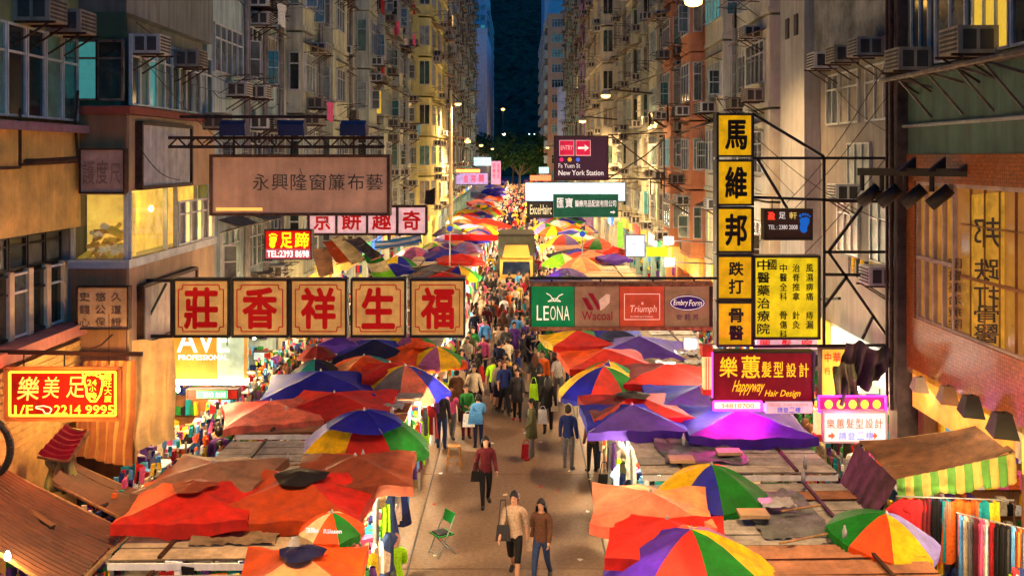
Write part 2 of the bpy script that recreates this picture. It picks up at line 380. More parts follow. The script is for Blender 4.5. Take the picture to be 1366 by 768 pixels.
def building(side, X, Y0, Y1, top, wm, desc, cat='building', cols=None, prot=.75, panel=None, storey=3.0, z0=4.0, density=1., rounded=False, seed=0, name='tenement_building', amber=0, front=True, shopz=True):
    rnd = random.Random(seed * 31 + 5)
    s = side; r = thing(name, desc, cat, (s * X, Y0, 0), 'tenement buildings along the street')
    MB().box(*sorted((s * X, s * (X + 9))), Y0, Y1, z0, top).build('wall', wm, r)
    if shopz: shops(r, s, X, Y0, Y1, wm)
    zlim = H + 209 / F * Y1 + 2.5; ns = int(min(top - z0, zlim - z0) / storey) + 1
    panel = panel or wm; far = Y1 > NEARLIM + 14
    # columns along the facade
    if cols is None:
        cols = []; y = Y0 + .3
        while y < Y1 - 1.6:
            L = min(rnd.choice((1.9, 2.4, 2.8, 3.4)), Y1 - .2 - y); b = len(cols) % 2 == 0; cols.append((y, y + L, b)); y += L + rnd.choice((.15, .3, .6))
    aclist = []
    J = dict(frames=MB(), panes=MB(), canopy=MB(), rack=MB(), acs=MB(), pipes=MB())
    for ci, (ya, yb, bay) in enumerate(cols):
        d = prot if bay else 0.0
        fx = s * (X - d)
        if bay:
            b = MB()
            for k in range(ns):
                z = z0 + k * storey + .15
                if rounded:
                    def ring(o): 
                        q = []
                        for a in range(7): q.append((s * (X - d - o + .55 - .55 * math.sin(a * math.pi / 12)), ya - o + .55 - .55 * math.cos(a * math.pi / 12)))
                        for a in range(7): q.append((s * (X - d - o + .55 - .55 * math.cos(a * math.pi / 12)), yb + o - .55 + .55 * math.sin(a * math.pi / 12)))
                        return [(s * X, ya - o)] + q + [(s * X, yb + o)]
                    prism(b, ring(0), z, z + storey - .2); prism(b, ring(.1), z - .06, z + .04)
                else:
                    b.box(*sorted((fx, s * X)), ya, yb, z, z + storey - .14)
                    b.box(*sorted((s * (X - d - .06), s * X)), ya - .03, yb + .03, z - .06, z + .1)
            b.build('bay', panel, r)
        L = yb - ya
        for k in range(ns):
            z = z0 + .95 + k * storey + rnd.uniform(-.05, .05)
            if z > zlim: continue
            wd = round(min(L - .25, rnd.choice((1.8, 2.4, 3.0, 3.0))), 1); yc = (ya + yb) / 2 + rnd.uniform(-.15, .15) * (L - wd)
            hh = rnd.choice((1.4, 1.4, 1.7)); pm = rnd.choices(range(9), PW)[0]
            if amber and k < 2 and rnd.random() < amber: pm = rnd.choice((6, 7, 7))
            if not far:
                window(r, s, fx - s * .0, yc, z, wd, hh, pane=PANES[pm])
                if bay and d > .5: window(r, s, s * (X - d / 2), ya, z, round(d - .2, 1), hh, n=1, pane=PANES[rnd.choices(range(9), PW)[0]], face=True)
                if rnd.random() < .55 * density:   # casement swung open
                    yy = yc + rnd.choice((-1, 1)) * (wd / 2 - .1); a = rnd.uniform(.9, 1.5)
                    ex = fx - s * .48 * math.sin(a); ey = yy + .6 * math.cos(a) * .5; c = MB(); t = .035
                    p = [Vector((fx - s * .08, yy, z + .05)), Vector((ex, ey, z + .05)), Vector((ex, ey, z + hh * .7)), Vector((fx - s * .08, yy, z + hh * .7))]
                    for q in range(4): c.bar(p[q], p[(q + 1) % 4], t)
                    c.bar(p[0].lerp(p[3], .5), p[1].lerp(p[2], .5), t)
                    c.slab(p, .008, 1); c.build('open_casement', [M['alu'], PANES[rnd.choice((0, 1, 2, 2))]], r)
            else:
                f, p = MB(), MB(); win_mb(wd, hh, max(1, round(wd / .62)), f, p)
                T = lambda v: (fx - s * v[0], yc - s * v[1] if s > 0 else yc + v[1], z + v[2])
                J['frames'].add([T(v) for v in f.v], f.f); J['panes'].add([T(v) for v in p.v], p.f, pm)
                if bay and d > .5:
                    J['panes'].box(*sorted((s * (X - d + .12), s * (X - .12))), ya - .02, ya, z, z + hh, rnd.choices(range(9), PW)[0])
                    J['frames'].box(*sorted((s * (X - d + .08), s * (X - .08))), ya - .04, ya, z - .06, z).box(*sorted((s * (X - d / 2 - .03), s * (X - d / 2 + .03))), ya - .04, ya, z, z + hh)
            for q in range(3):
                if rnd.random() < (.7, .45, .25)[q] * density:
                    ay = ya + .4 + rnd.random() * max(.1, L - .8); az = z + (-.62 if rnd.random() < .55 else hh + .06)
                    if not far: aclist.append((k, ay, az, fx))
                    else: ac_mb(J['acs'], fx, ay, az, -s)
            if rnd.random() < .62 * density:          # tin canopy over the window
                dd = rnd.uniform(.5, .9); zc = z + hh + .12; c = J['canopy'] if far else MB()
                c.slab([(fx, yc - wd / 2 - .15, zc + .22), (fx, yc + wd / 2 + .15, zc + .22), (fx - s * dd, yc + wd / 2 + .15, zc - rnd.uniform(0, .12)), (fx - s * dd, yc - wd / 2 - .15, zc)], .03)
                for e in (-1, 1): c.bar((fx, yc + e * wd / 2, zc - .15), (fx - s * dd * .95, yc + e * wd / 2, zc), .025)
                if not far: c.build('window_canopy', M['tin'], r)
            if rnd.random() < .75 * density:          # drying rack
                dd = rnd.uniform(.7, 1.5); zr = z - rnd.uniform(.1, .5); c = J['rack'] if far else MB(); yr = ya + L * rnd.uniform(.1, .4)
                for e in (0, 1): c.bar((fx, yr + e * L * .5, zr), (fx - s * dd, yr + e * L * .5, zr + .08), .025).bar((fx, yr + e * L * .5, zr - .5), (fx - s * dd * .7, yr + e * L * .5, zr + .03), .018)
                for e in range(4): c.bar((fx - s * dd * (e + 1) / 4, yr - .15, zr + .05), (fx - s * dd * (e + 1) / 4, yr + L * .5 + .15, zr + .05), .018)
                if not far: c.build('drying_rack', M['metal'] if rnd.random() < .6 else M['steel'], r)
                if not far and rnd.random() < .45:
                    cn = rnd.choice(('red', 'white', 'purple', 'navy', 'skyblue', 'pink', 'charcoal')); laundry(fx - s * dd * .6, yr + L * .25, zr, GR[cn], f'{cn} washing on a rack of the {desc.split(" tenement")[0]} tenement, {ORD[min(k, 11)]} floor')
            if rnd.random() < .65 * density:          # cage of bars
                c = J['rack'] if far else MB()
                for e in range(7): yy = yc - wd / 2 + wd * e / 6; c.bar((fx - s * .35, yy, z - .05), (fx - s * .35, yy, z + hh), .014)
                for zz in (z - .05, z + hh * .5, z + hh): c.bar((fx - s * .35, yc - wd / 2, zz), (fx - s * .35, yc + wd / 2, zz), .018).bar((fx, yc - wd / 2, zz), (fx - s * .35, yc - wd / 2, zz), .018)
                if not far: c.build('window_cage', M['steel'], r)
        c = J['pipes'] if far else MB(); yp = yb + .12 if yb + .12 < Y1 else ya
        for q in range(2):
            c.tube((s * (X - .12 - q * .02), yp + q * .22 - .1, z0), (s * (X - .12 - q * .02), yp + q * .22 - .1, top), rnd.choice((.05, .07)), 6)
        if not far: c.build('drain_pipe', M['pipe'] if rnd.random() < .75 else M['bluepipe'], r)
    if far:
        for k, m_ in (('frames', M['alu']), ('canopy', M['tin']), ('rack', M['metal']), ('pipes', M['pipe'])):
            if J[k].f: J[k].build(dict(frames='window_frames', canopy='window_canopies', rack='drying_racks', pipes='drain_pipes')[k], m_, r, kind='stuff')
        if J['panes'].f: J['panes'].build('window_panes', PANES, r, kind='stuff')
        if J['acs'].f: J['acs'].build('air_conditioners', [M['acw'], M['acd'], M['steel']], r, kind='stuff')
    aclist.sort(); cnt = {}
    for k, ay, az, fx_ in aclist:
        cnt[k] = cnt.get(k, -1) + 1
        aircon(s, fx_, ay, az, f'air conditioner on the {desc.split(" tenement")[0]} tenement, {ORD[min(k, 11)]} floor, {ORD[min(cnt[k], 11)]} from the near end')
    # lines of cable swagged along the facade
    cb = MB()
    for k in range(min(ns, 4)):
        z = z0 + .4 + k * storey; pts = []
        for i in range(9):
            t = i / 8; pts.append((s * (X - (.03 if i % 2 else .08)), Y0 + (Y1 - Y0) * t, z - .25 * math.sin(math.pi * (t * 3 % 1)) + rnd.uniform(-.05, .05)))
        cb.path(pts, .012, 4)
    cb.build('cable', M['black'], r)
    return r
def wall(name, c, streak=.6, var=.14): return mat('plaster_' + name, c, var=var, scale=1.3, bump=.15, streak=streak)
W_blue = wall('pale_blue', (.4, .52, .52)); W_cream = wall('cream', (.6, .6, .42)); W_beige = wall('beige', (.55, .58, .46)); W_yel = wall('yellow', (.75, .68, .26), .2)
W_grey = wall('grey', (.42, .5, .5)); W_lav = wall('lavender', (.5, .5, .58), .1); W_org = wall('orange', (.62, .24, .11), .25); W_teal = wall('teal', (.34, .52, .46))
W_white = wall('white', (.58, .54, .42), .3); W_pur = wall('purple', (.42, .25, .5), .2); W_tan = wall('tan', (.5, .27, .15), .15); W_pink = wall('pinkish_grey', (.22, .2, .17), .45)
W_dgr = wall('dark_green', (.08, .15, .11)); W_brown = wall('brown', (.3, .12, .04))
building(-1, 8.6, 26.95, 35, 30, W_blue, 'pale blue plastered tenement with washing above the long brown board', seed=1, cols=[(27.3, 30.4, False), (30.7, 32.6, False), (32.9, 34.8, False)])
building(-1, 8.4, 35.05, 50, 32, W_cream, 'cream tenement with dark windows behind the floodlit brown board', seed=2, prot=.6)
building(-1, 8.4, 50.05, 72.6, 36, W_beige, 'beige tenement with crowded cages left of the yellow building', seed=3, prot=.7)
building(-1, 7.5, 73, 92, 40, W_yel, 'yellow tenement with rounded balconies on the left side', seed=4, cols=[(73.3, 77.5, True), (78.5, 84.5, True), (85.5, 91, True)], prot=.95, rounded=True)
building(-1, 8.2, 92.1, 125, 44, W_grey, 'grey tenement beyond the yellow rounded balconies', seed=5, prot=.9)
building(-1, 8.3, 125.1, 170, 52, W_teal, 'greenish tenement farthest along the left row', seed=6, prot=.9)
building(1, 8.5, 30.6, 42, 30, W_white, 'cream white tenement with amber lit windows behind the yellow vertical sign', seed=11, amber=.6, cols=[(31, 34.4, True), (34.8, 37.6, False), (38, 41.6, True)], prot=.5)
building(1, 8.1, 42.05, 53.5, 32, W_org, 'orange and salmon tenement on the right side', seed=12, prot=.6)
building(1, 8.4, 53.55, 77.5, 37, W_teal, 'teal and cream tenement with a dense row of canopies', seed=13, prot=.7, panel=W_cream)
building(1, 7.7, 78, 99, 41, W_white, 'white tenement with curved balconies on the right side', seed=14, cols=[(78.3, 83.5, True), (84.5, 91, True), (92, 98, True)], prot=.95, rounded=True)
building(1, 8.0, 99.1, 116, 42, W_pur, 'purple tenement with white window bands', seed=15, prot=.9, panel=W_pur)
building(1, 8.2, 116.1, 150, 48, W_teal, 'greenish tenement farthest along the right row', seed=16, prot=.9)
# blocks across the far junction
def tower(x0, x1, Y0, Y1, z1, wm, desc, rows, colsx, frame_m=None, lit=()):
    r = thing('apartment_block', desc, 'building', ((x0 + x1) / 2, Y0, 0))
    MB().box(x0, x1, Y0, Y1, 0, z1).build('wall', wm, r)
    MB().box(x0 - .15, x1 + .15, Y0 - .15, Y0, z1 - .3, z1 + .8).build('parapet', wm, r)
    for k in range(rows):
        z = 4 + k * 3.1
        for i, (a, b) in enumerate(colsx):
            w_ = round(b - a, 1); window(r, 1, (a + b) / 2, Y0 - .02, z, w_, 1.7, pane=PANES[5] if (k, i) in lit else None, face=True)
    b = MB(); sd = x1 if x0 < 0 else x0; e = 1 if x0 < 0 else -1
    for k in range(rows): 
        for j in range(14): b.box(*sorted((sd, sd + e * .7)), Y0 + 1 + j * 4.5, Y0 + 3.6 + j * 4.5, 4 + k * 3.1, 5.6 + k * 3.1)
    b.build('side_bays', [W_grey], r, kind='stuff'); return r
tower(-16, -7.35, 230, 296, 38, W_lav, 'plain pale lavender gable wall rising at the end of the left row', 0, [])
tower(-22, -9.6, 301, 340, 62, W_lav, 'blue grey tower behind the lavender gable wall', 17, [(-21, -19), (-18, -16), (-13.4, -12), (-11.5, -10.2)], lit=((14, 3),))
tower(6.1, 17, 200, 262, 37, W_tan, 'tan apartment block closing the right row with ribbon windows', 11, [(6.9, 9.4), (10.0, 12.4), (13, 16)], lit=((8, 1), (3, 1)))
tower(7.2, 20, 264, 300, 58, W_lav, 'pale violet tower top rising behind the tan block', 0, [])
c = MB().tube((9.3, 197, 0), (9.3, 197, 22.5), 1.4, 12).build('silo_stack', W_lav, None, label='tall pale round shaft in front of the tan block', cat='shaft')
# flyover at the end of the street
r = thing('flyover', 'beige flyover crossing the far end of the street', 'bridge', (10, 280, 0))
MB().box(2, 60, 280, 292, 7.6, 8.9).build('deck', W_beige, r); MB().box(2, 60, 279.8, 280, 8.9, 10.2).build('parapet', W_cream, r)
for x in (6, 18): MB().box(x, x + 1.4, 284, 287, 0, 7.6).build('pier', W_beige, r)
# hill
hm = mat('wooded_hillside_green', (.01, .03, .017), rough=.95, var=.75, scale=.2, bump=0)
def hill_fn(u, v):
    x = -520 + 1040 * u; y = 420 + 620 * v; z = 190 * (v ** .8) * (1 - .25 * abs(u - .5))
    q = Vector((x, y, 0)); z += 10 * noise.noise(q * .012) + 6 * noise.noise(q * .05) + 5.0 * abs(noise.noise(q * .2)) + 3.5 * abs(noise.noise(q * .5 + Vector((9, 0, 0))))
    return (x, y, z if v > 0 else -1)
MB().grid(hill_fn, 330, 170).build('hill', hm, None, smooth=False, kind='structure')
# ------------------------------------------------------------------ near buildings, left
SHUT = mat('shutter_yellow', (.65, .4, .13), var=.25, streak=.2)
r = thing('corner_tenement', 'yellow banded building at the left edge with a green glazed balcony and white framed windows', 'building', (-9.5, 16, 0), 'tenement buildings along the street')
MB().box(-18, -9.5, 12, 20.98, 9.15, 30).box(-18, -9.9, 12, 20.98, 4.6, 9.15).build('wall', W_brown, r)
YB = mat('plaster_mustard', (.75, .47, .13), var=.2, streak=.3, scale=2)
MB().box(-9.9, -9.42, 12, 20.99, 7.0, 9.0).build('mustard_band', YB, r)
MB().box(-9.9, -9.2, 12, 21.1, 9.0, 9.16).build('ledge', mat('ledge_mauve', (.3, .17, .2), streak=.3), r)
MB().box(-9.9, -9.25, 12, 21.2, 4.72, 4.95).build('lower_ledge', mat('ledge_pink', (.5, .2, .16), streak=.3), r)
MB().box(-9.55, -9.45, 12, 21, 11.0, 16).build('upper_wall', mat('plaster_olive', (.2, .24, .1), streak=.4), r)
for j in range(12):
    y = 12.4 + j * .74
    window(r, -1, -9.48, y, 9.25, .7, 1.75, n=1, pane=random.choice((PANES[1], PANES[8], PANES[0])))
    window(r, -1, -9.85, y, 6.3, .7, .65, n=1, pane=PANES[2 if j % 3 else 0], frame=M['black'])
    window(r, -1, -9.8, y, 4.98, .7, 1.25, n=1, pane=PANES[(0, 6, 0, 2, 0, 0)[j % 6]], frame=M['white'] if j % 2 else M['black'])
    MB().box(-9.82, -9.7, y + .28, y + .46, 4.96, 6.28).build('mullion_post', mat('cream_paint', (.65, .52, .35), streak=.3), r)
s_ = MB()
for k in range(24): s_.box(-9.46 + .03 * (k % 2), -9.4 + .03 * (k % 2), 12, 20.9, 4.02 + (k - 24) * .03, 4.05 + (k - 24) * .03) if k > 40 else s_.box(-9.46 + .03 * (k % 2), -9.4 + .03 * (k % 2), 12, 20.9, 2.9 + k * .07, 2.97 + k * .07)
s_.build('roller_shutter', SHUT, r)
MB().path([(-9.3, 20.6, 9.9), (-9.36, 20.6, 9.2), (-9.3, 20.6, 8.4), (-9.3, 18.2, 8.35)], .03).path([(-9.3, 18.2, 9.4), (-9.3, 18.2, 8.3), (-9.3, 16, 8.28)], .03).build('conduit', M['metal'], r)
MB().path([P(-20, 219, 18), P(102, 212, 19.5)], .05).build('rail', M['metal'], r)
aircon(-1, -9.45, 18.6, 11.05, 'pinkish air conditioner above the green glazing at the left edge', sc=1.1, tint=ACT[2])
aircon(-1, -9.45, 19.9, 11.0, 'second air conditioner above the green glazing beside the corner', sc=1.1, tint=ACT[2])
# lit flood on the mustard band
t = thing('floodlight', 'small square floodlight on the mustard wall at the left', 'floodlight', P(28, 236, 19))
pxbox(MB(), 20, 223, 37, 236, 19, .1).build('housing', M['black'], t); pxbox(MB(), 22, 225, 35, 234, 18.97, .03).build('lens', M['steel'], t)
# protruding white building
MB().box(-18, -9.5, 12, 20.98, .12, 4.6).build('lower_wall', SHUT, r)
r = thing('white_corner_tenement', 'white walled bay building with an amber lit shop window full of cloth', 'building', (-8.4, 21, 0), 'tenement buildings along the street')
shops(r, -1, 8.4, 21.3, 26.9, W_brown, fascia=False)
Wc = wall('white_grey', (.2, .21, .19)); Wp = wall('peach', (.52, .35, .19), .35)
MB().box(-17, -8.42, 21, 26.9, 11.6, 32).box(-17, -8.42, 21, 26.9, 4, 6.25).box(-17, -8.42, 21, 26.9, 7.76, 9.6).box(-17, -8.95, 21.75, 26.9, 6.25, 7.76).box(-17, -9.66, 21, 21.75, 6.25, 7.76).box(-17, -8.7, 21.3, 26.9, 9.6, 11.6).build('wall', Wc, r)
fr = MB(); fr.box(-9.6, -8.42, 20.95, 21, 11.3, 18).build('front_wall', wall('grey_front', (.15, .14, .11), .6), r)
MB().box(-9.6, -8.42, 20.93, 21, 7.7, 9.55).box(-9.6, -8.42, 20.93, 21, 2.6, 6.25).build('brown_front', wall('warm_brown', (.34, .17, .075), .4), r)
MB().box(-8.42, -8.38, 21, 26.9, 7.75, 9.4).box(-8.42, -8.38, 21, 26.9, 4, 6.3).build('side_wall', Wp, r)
MB().box(-9.65, -8.3, 20.85, 26.95, 9.42, 9.58).build('red_ledge', mat('ledge_red', (.32, .07, .04), streak=.2), r)
MB().box(-9.65, -8.33, 20.88, 26.95, 6.1, 6.28).build('sill', M['alu'], r)
window(r, -1, -9.3, 20.94, 9.7, .62, 1.3, n=1, pane=PANES[5], face=True, frame=M['tin'])
window(r, -1, -8.75, 20.94, 9.7, .6, 1.3, n=1, pane=PANES[0], face=True, frame=M['tin'])
MB().box(-9.6, -8.42, 20.93, 21, 11.05, 11.6).build('green_board', mat('green_board', (.05, .1, .05), streak=.5), r)
for j in range(8): window(r, -1, -8.45, 21.4 + j * .5, 9.62, .5, 1.55, n=1, pane=PANES[(1, 8, 5, 8, 2, 1, 2, 0)[j]])
for j in range(3): window(r, -1, -8.45, 25.5 + j * .5, 9.62, .5, 1.55, n=1, pane=PANES[(2, 4, 1)[j]])
LITW = mat('amber_interior', (.8, .5, .08), var=.25, scale=2, emit=.75)
CLEAR = bpy.data.materials.new('clear_shop_glass'); CLEAR.use_nodes = True
_n = CLEAR.node_tree; _t = _n.nodes.new('ShaderNodeBsdfTransparent'); _g = _n.nodes.new('ShaderNodeBsdfGlossy'); _g.inputs['Roughness'].default_value = .05; _m = _n.nodes.new('ShaderNodeMixShader'); _m.inputs[0].default_value = .12
_n.links.new(_t.outputs[0], _m.inputs[1]); _n.links.new(_g.outputs[0], _m.inputs[2]); _n.links.new(_m.outputs[0], _n.nodes['Material Output'].inputs[0])
# shop window: glazed corner with heaps of cloth inside
sh = MB(); sh.box(-9.55, -8.5, 21.6, 21.7, 6.3, 7.7).build('lit_backdrop', LITW, r)
MB().box(-8.9, -8.8, 21.7, 26.8, 6.3, 7.75).build('lit_backdrop', LITW, r)
for i in range(46):
    x = random.uniform(-9.5, -8.6); z = 6.32 + random.random() ** 1.6 * .75 * (1.2 - abs(x + 9.05)); a = random.uniform(-.8, .8); L = random.uniform(.15, .38)
    MB().tube((x - L * math.cos(a) / 2, random.uniform(21.2, 21.5), z - L * math.sin(a) / 2), (x + L * math.cos(a) / 2, random.uniform(21.2, 21.5), z + L * math.sin(a) / 2), random.uniform(.03, .09), 7).build('cloth_roll', mat(('gold_cloth_a', 'gold_cloth_b', 'gold_cloth_c')[i % 3], ((.75, .45, .05), (.5, .24, .04), (.85, .62, .3))[i % 3], emit=.25), r, smooth=True)
for x in (-9.62, -8.48): MB().box(x, x + .07, 20.95, 21.05, 6.28, 7.72).build('window_post', M['alu'], r)
MB().box(-9.62, -8.41, 20.95, 21.05, 7.68, 7.75).build('window_head', M['alu'], r)
for y in (21.05, 23.2, 23.9, 25.4, 26.8): MB().box(-8.46, -8.36, y, y + .07, 6.28, 7.75).build('window_post', M['alu'], r)
MB().box(-9.56, -8.48, 20.98, 20.99, 6.28, 7.68).build('shop_pane', CLEAR, r); MB().box(-8.42, -8.41, 21.12, 24.0, 6.28, 7.72).build('shop_pane', CLEAR, r)
for j in range(6): window(r, -1, -8.4, 24.2 + j * .45, 6.3, .45, 1.1, n=1, pane=PANES[6 if j % 2 else 3])
lamp('shop_light', (.0, 1.5, 7.3), 18, (1, .65, .15), .1, parent=r)
def plaque(name, lab, cat, x0, y0, x1, y1, Y, pm, rows, lm, frame=M['metal'], bold=.01):
    s = sign(name, lab, cat, x0, y0, x1, y1, Y, pm, frame, 2, .12); letters(s, Y - .01, lm, rows, bold); return s
dull = mat('faded_board', (.48, .33, .25), var=.25, streak=.3); ink = mat('faded_ink', (.13, .07, .05)); pale = mat('weathered_white_board', (.62, .58, .56), var=.2, streak=.3)
plaque('shop_sign', 'faded grey brown board above the amber window reading three characters', 'sign', 107, 200, 164, 256, 20.7, dull, [('護', 110, 214, 126, 246), ('度', 128, 214, 144, 246), ('尺', 146, 218, 161, 246)], mat('worn_letters', (.28, .17, .13)))
plaque('shop_sign', 'weathered nine character board under the amber shop window', 'sign', 103, 384, 169, 438, 20.6, mat('tan_board', (.5, .31, .17), streak=.3), [(c, 106 + 21 * i, 390 + 17 * j, 120 + 21 * i, 402 + 17 * j) for j, rw in enumerate(('史悠久', '錢公道', '心保證')) for i, c in enumerate(rw)], ink)
# framed blank boards fixed on the side wall, running with the street
for ya, yb, za, zb, lab, pm in ((21.4, 24.6, 7.85, 9.2, 'blank white framed board above the amber window', pale), (21.5, 25.0, 4.35, 5.6, 'blank grey board below the amber window, beside the first red character', mat('grey_board', (.4, .32, .28), streak=.4))):
    t = thing('sign_board', lab, 'sign', (-8.3, ya, za)); MB().box(-8.36, -8.28, ya, yb, za, zb).build('panel', pm, t)
    MB().box(-8.38, -8.22, ya - .08, ya, za - .06, zb + .06).box(-8.38, -8.22, yb, yb + .08, za - .06, zb + .06).box(-8.38, -8.22, ya, yb, za - .08, za).box(-8.38, -8.22, ya, yb, zb, zb + .08).build('frame', M['metal'], t)
for y, z, lab in ((21.5, 10.75, 'white air conditioner at the corner of the white building'), (24.1, 10.7, 'dark streaked air conditioner in the middle of the white building'), (26.2, 9.25, 'beige air conditioner low at the far end of the white building')):
    aircon(-1, -8.4, y, z, lab, tint=ACT[2] if z < 10.72 else None)
# ------------------------------------------------------------------ near buildings, right
TILE = mat('orange_mosaic', (.5, .13, .028), rough=.35, var=.35, scale=20)
def mosaic(m):
    n = m.node_tree.nodes; l = m.node_tree.links; b = n['Principled BSDF']; src = b.inputs['Base Color'].links[0].from_socket
    tc = n.new('ShaderNodeTexCoord'); br = n.new('ShaderNodeTexBrick'); mp = n.new('ShaderNodeMapping'); sp = n.new('ShaderNodeSeparateXYZ'); cb = n.new('ShaderNodeCombineXYZ'); ad = n.new('ShaderNodeMath'); ad.operation = 'ADD'
    l.new(tc.outputs['Object'], sp.inputs[0]); l.new(sp.outputs[0], ad.inputs[0]); l.new(sp.outputs[1], ad.inputs[1]); l.new(ad.outputs[0], cb.inputs[0]); l.new(sp.outputs[2], cb.inputs[1])
    l.new(cb.outputs[0], br.inputs['Vector']); br.offset = 0; br.inputs['Scale'].default_value = 1; br.inputs['Brick Width'].default_value = .07; br.inputs['Row Height'].default_value = .07; br.inputs['Mortar Size'].default_value = .006
    br.inputs['Color1'].default_value = (1, 1, 1, 1); br.inputs['Color2'].default_value = (.7, .75, .85, 1); br.inputs['Mortar'].default_value = (.4, .36, .34, 1)
    mx = n.new('ShaderNodeVectorMath'); mx.operation = 'MULTIPLY'; l.new(src, mx.inputs[0]); l.new(br.outputs[0], mx.inputs[1]); l.new(mx.outputs[0], b.inputs['Base Color'])
    bp = n.new('ShaderNodeBump'); bp.inputs['Strength'].default_value = .6; bp.inputs['Distance'].default_value = .01; l.new(br.outputs['Fac'], bp.inputs['Height']); bp.invert = True; l.new(bp.outputs[0], b.inputs['Normal'])
mosaic(TILE)
r = thing('mosaic_building', 'orange mosaic tiled restaurant front with big reflecting windows, green plaster above, at the right edge', 'building', (8.4, 12, 0), 'tenement buildings along the street')
MB().box(8.4, 17, 10, 21, 8.52, 30).box(9.0, 17, 10, 21, 4.0, 8.52).build('wall', W_dgr, r)
MB().box(8.38, 9.0, 10, 21.02, 7.98, 8.55).box(8.38, 9.0, 20.6, 21.02, 4.0, 7.98).box(8.38, 9.0, 10, 20.6, 4.0, 5.1).build('mosaic_band', TILE, r)
MB().box(8.38, 12, 10, 21.02, 3.9, 4.0).build('soffit', M['wood'], r)
shops(r, 1, 8.6, 12, 21, W_brown)
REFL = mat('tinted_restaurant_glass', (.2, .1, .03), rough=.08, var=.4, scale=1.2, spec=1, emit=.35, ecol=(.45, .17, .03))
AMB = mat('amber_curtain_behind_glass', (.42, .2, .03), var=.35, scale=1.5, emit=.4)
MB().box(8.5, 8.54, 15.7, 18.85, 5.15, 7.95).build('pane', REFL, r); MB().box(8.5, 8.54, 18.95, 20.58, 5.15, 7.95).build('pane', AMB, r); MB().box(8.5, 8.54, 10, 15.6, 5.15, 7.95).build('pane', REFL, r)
f = MB()
for y in (10, 15.6, 18.85, 19.3, 19.75, 20.15, 20.54): f.box(8.42, 8.56, y, y + .07, 5.1, 7.98)
f.box(8.41, 8.57, 18.9, 20.6, 6.35, 6.43).box(8.41, 8.57, 10, 20.6, 5.08, 5.15).box(8.41, 8.57, 10, 20.6, 7.9, 7.98)
f.build('window_frame', mat('pinkish_frame', (.5, .35, .28)), r)
# the yellow signs mirrored in the panes, as dim print on the curtain
cur = MB()
for j in range(5): cur.box(8.44, 8.49, 16.0 + j * .55, 16.012 + j * .55, 5.15, 7.9)
cur.box(8.44, 8.48, 16.0, 18.6, 6.2, 6.26).box(8.44, 8.48, 16.0, 18.6, 7.2, 7.23)  # these horizontal bars imitate reflections in the glass
cur.build('curtain_fold_and_reflection', mat('curtain_edge_and_reflection', (.25, .1, .03)), r)
def tfr(px, py):   # pixel on the right facade plane x = 8.47
    Y = F * 8.47 / max(px - CX, 1); return (8.47, Y, H - (py - HZ) / F * Y)
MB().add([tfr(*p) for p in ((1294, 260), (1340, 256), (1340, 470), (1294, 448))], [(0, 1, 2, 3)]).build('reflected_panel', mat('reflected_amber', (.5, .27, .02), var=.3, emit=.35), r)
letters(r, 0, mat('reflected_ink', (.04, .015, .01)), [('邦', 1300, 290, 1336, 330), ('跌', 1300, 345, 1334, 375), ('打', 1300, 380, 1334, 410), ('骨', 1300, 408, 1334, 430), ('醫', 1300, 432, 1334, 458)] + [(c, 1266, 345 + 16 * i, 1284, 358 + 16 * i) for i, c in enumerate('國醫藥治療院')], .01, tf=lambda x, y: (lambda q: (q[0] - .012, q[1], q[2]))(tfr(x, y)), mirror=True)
for i, (ya, n_) in enumerate(((13, 2), (14.4, 2), (15.8, 2), (17.2, 3), (18.8, 2))):
    window(r, 1, 8.38, ya, 10.35, 1.35, 2.6, n=n_, pane=PANES[(0, 3, 0, 7, 2)[i]])
window(r, 1, 8.38, 20.2, 10.35, .9, 2.4, n=2, pane=PANES[0])
MB().box(8.3, 8.4, 12, 21, 10.15, 10.3).build('ledge', M['tin'], r)
MB().tube((8.3, 12, 9.15), (8.3, 21, 9.15), .04).build('conduit', M['steel'], r)
f = MB()
for y in (16.2, 17.2, 18.4, 19.8): f.bar((8.4, y, 9.9), (7.7, y, 10.1), .05).bar((8.4, y, 9.3), (7.75, y, 10.05), .04)
f.path([(7.7, 14, 10.1), (7.75, 20.8, 10.12)], .05); f.build('bracket_rail', M['tin'], r)
aircon(1, 8.35, 20.0, 10.25, 'cream air conditioner with a slotted front on the green plaster wall', sc=1.1, tint=ACT[2])
aircon(1, 8.35, 17.3, 10.3, 'large pinkish air conditioner at the right edge', sc=1.15, tint=ACT[2])
# dark pillar between mosaic and pink grey building
r = thing('pillar', 'dark full height pillar left of the orange mosaic building', 'pillar', (8.2, 21.5, 0))
MB().box(8.2, 9.2, 21.06, 21.55, 0, 30).build('shaft', mat('dark_pillar_paint', (.09, .06, .05), var=.4, streak=.6), r)
MB().tube((8.12, 21.2, 3), (8.12, 21.2, 26), .05).tube((8.12, 21.45, 3), (8.12, 21.45, 26), .035).build('drain_pipe', M['metal'], r)
r = thing('pink_grey_tenement', 'pink grey plastered tenement between the dark pillar and the pale pier', 'building', (8.5, 21.6, 0), 'tenement buildings along the street')
MB().box(8.5, 17, 21.6, 30.55, 4, 30).build('wall', W_pink, r)
MB().box(8.3, 8.5, 21.62, 27.3, 10.9, 30).build('rough_cladding', wall('rough_grey', (.2, .21, .2), .3, .5), r)
MB().box(8.05, 8.5, 27.4, 29.9, 3.9, 30).build('pier', wall('pale_pink', (.33, .32, .29), .4), r)
shops(r, 1, 8.5, 21.6, 30.55, W_pink)
for j, (y, w_) in enumerate(((22.8, 1.8), (24.9, 1.4), (26.2, 1.0))): window(r, 1, 8.5, y, 9.35, w_, 1.35, pane=PANES[(3, 3, 2)[j]])
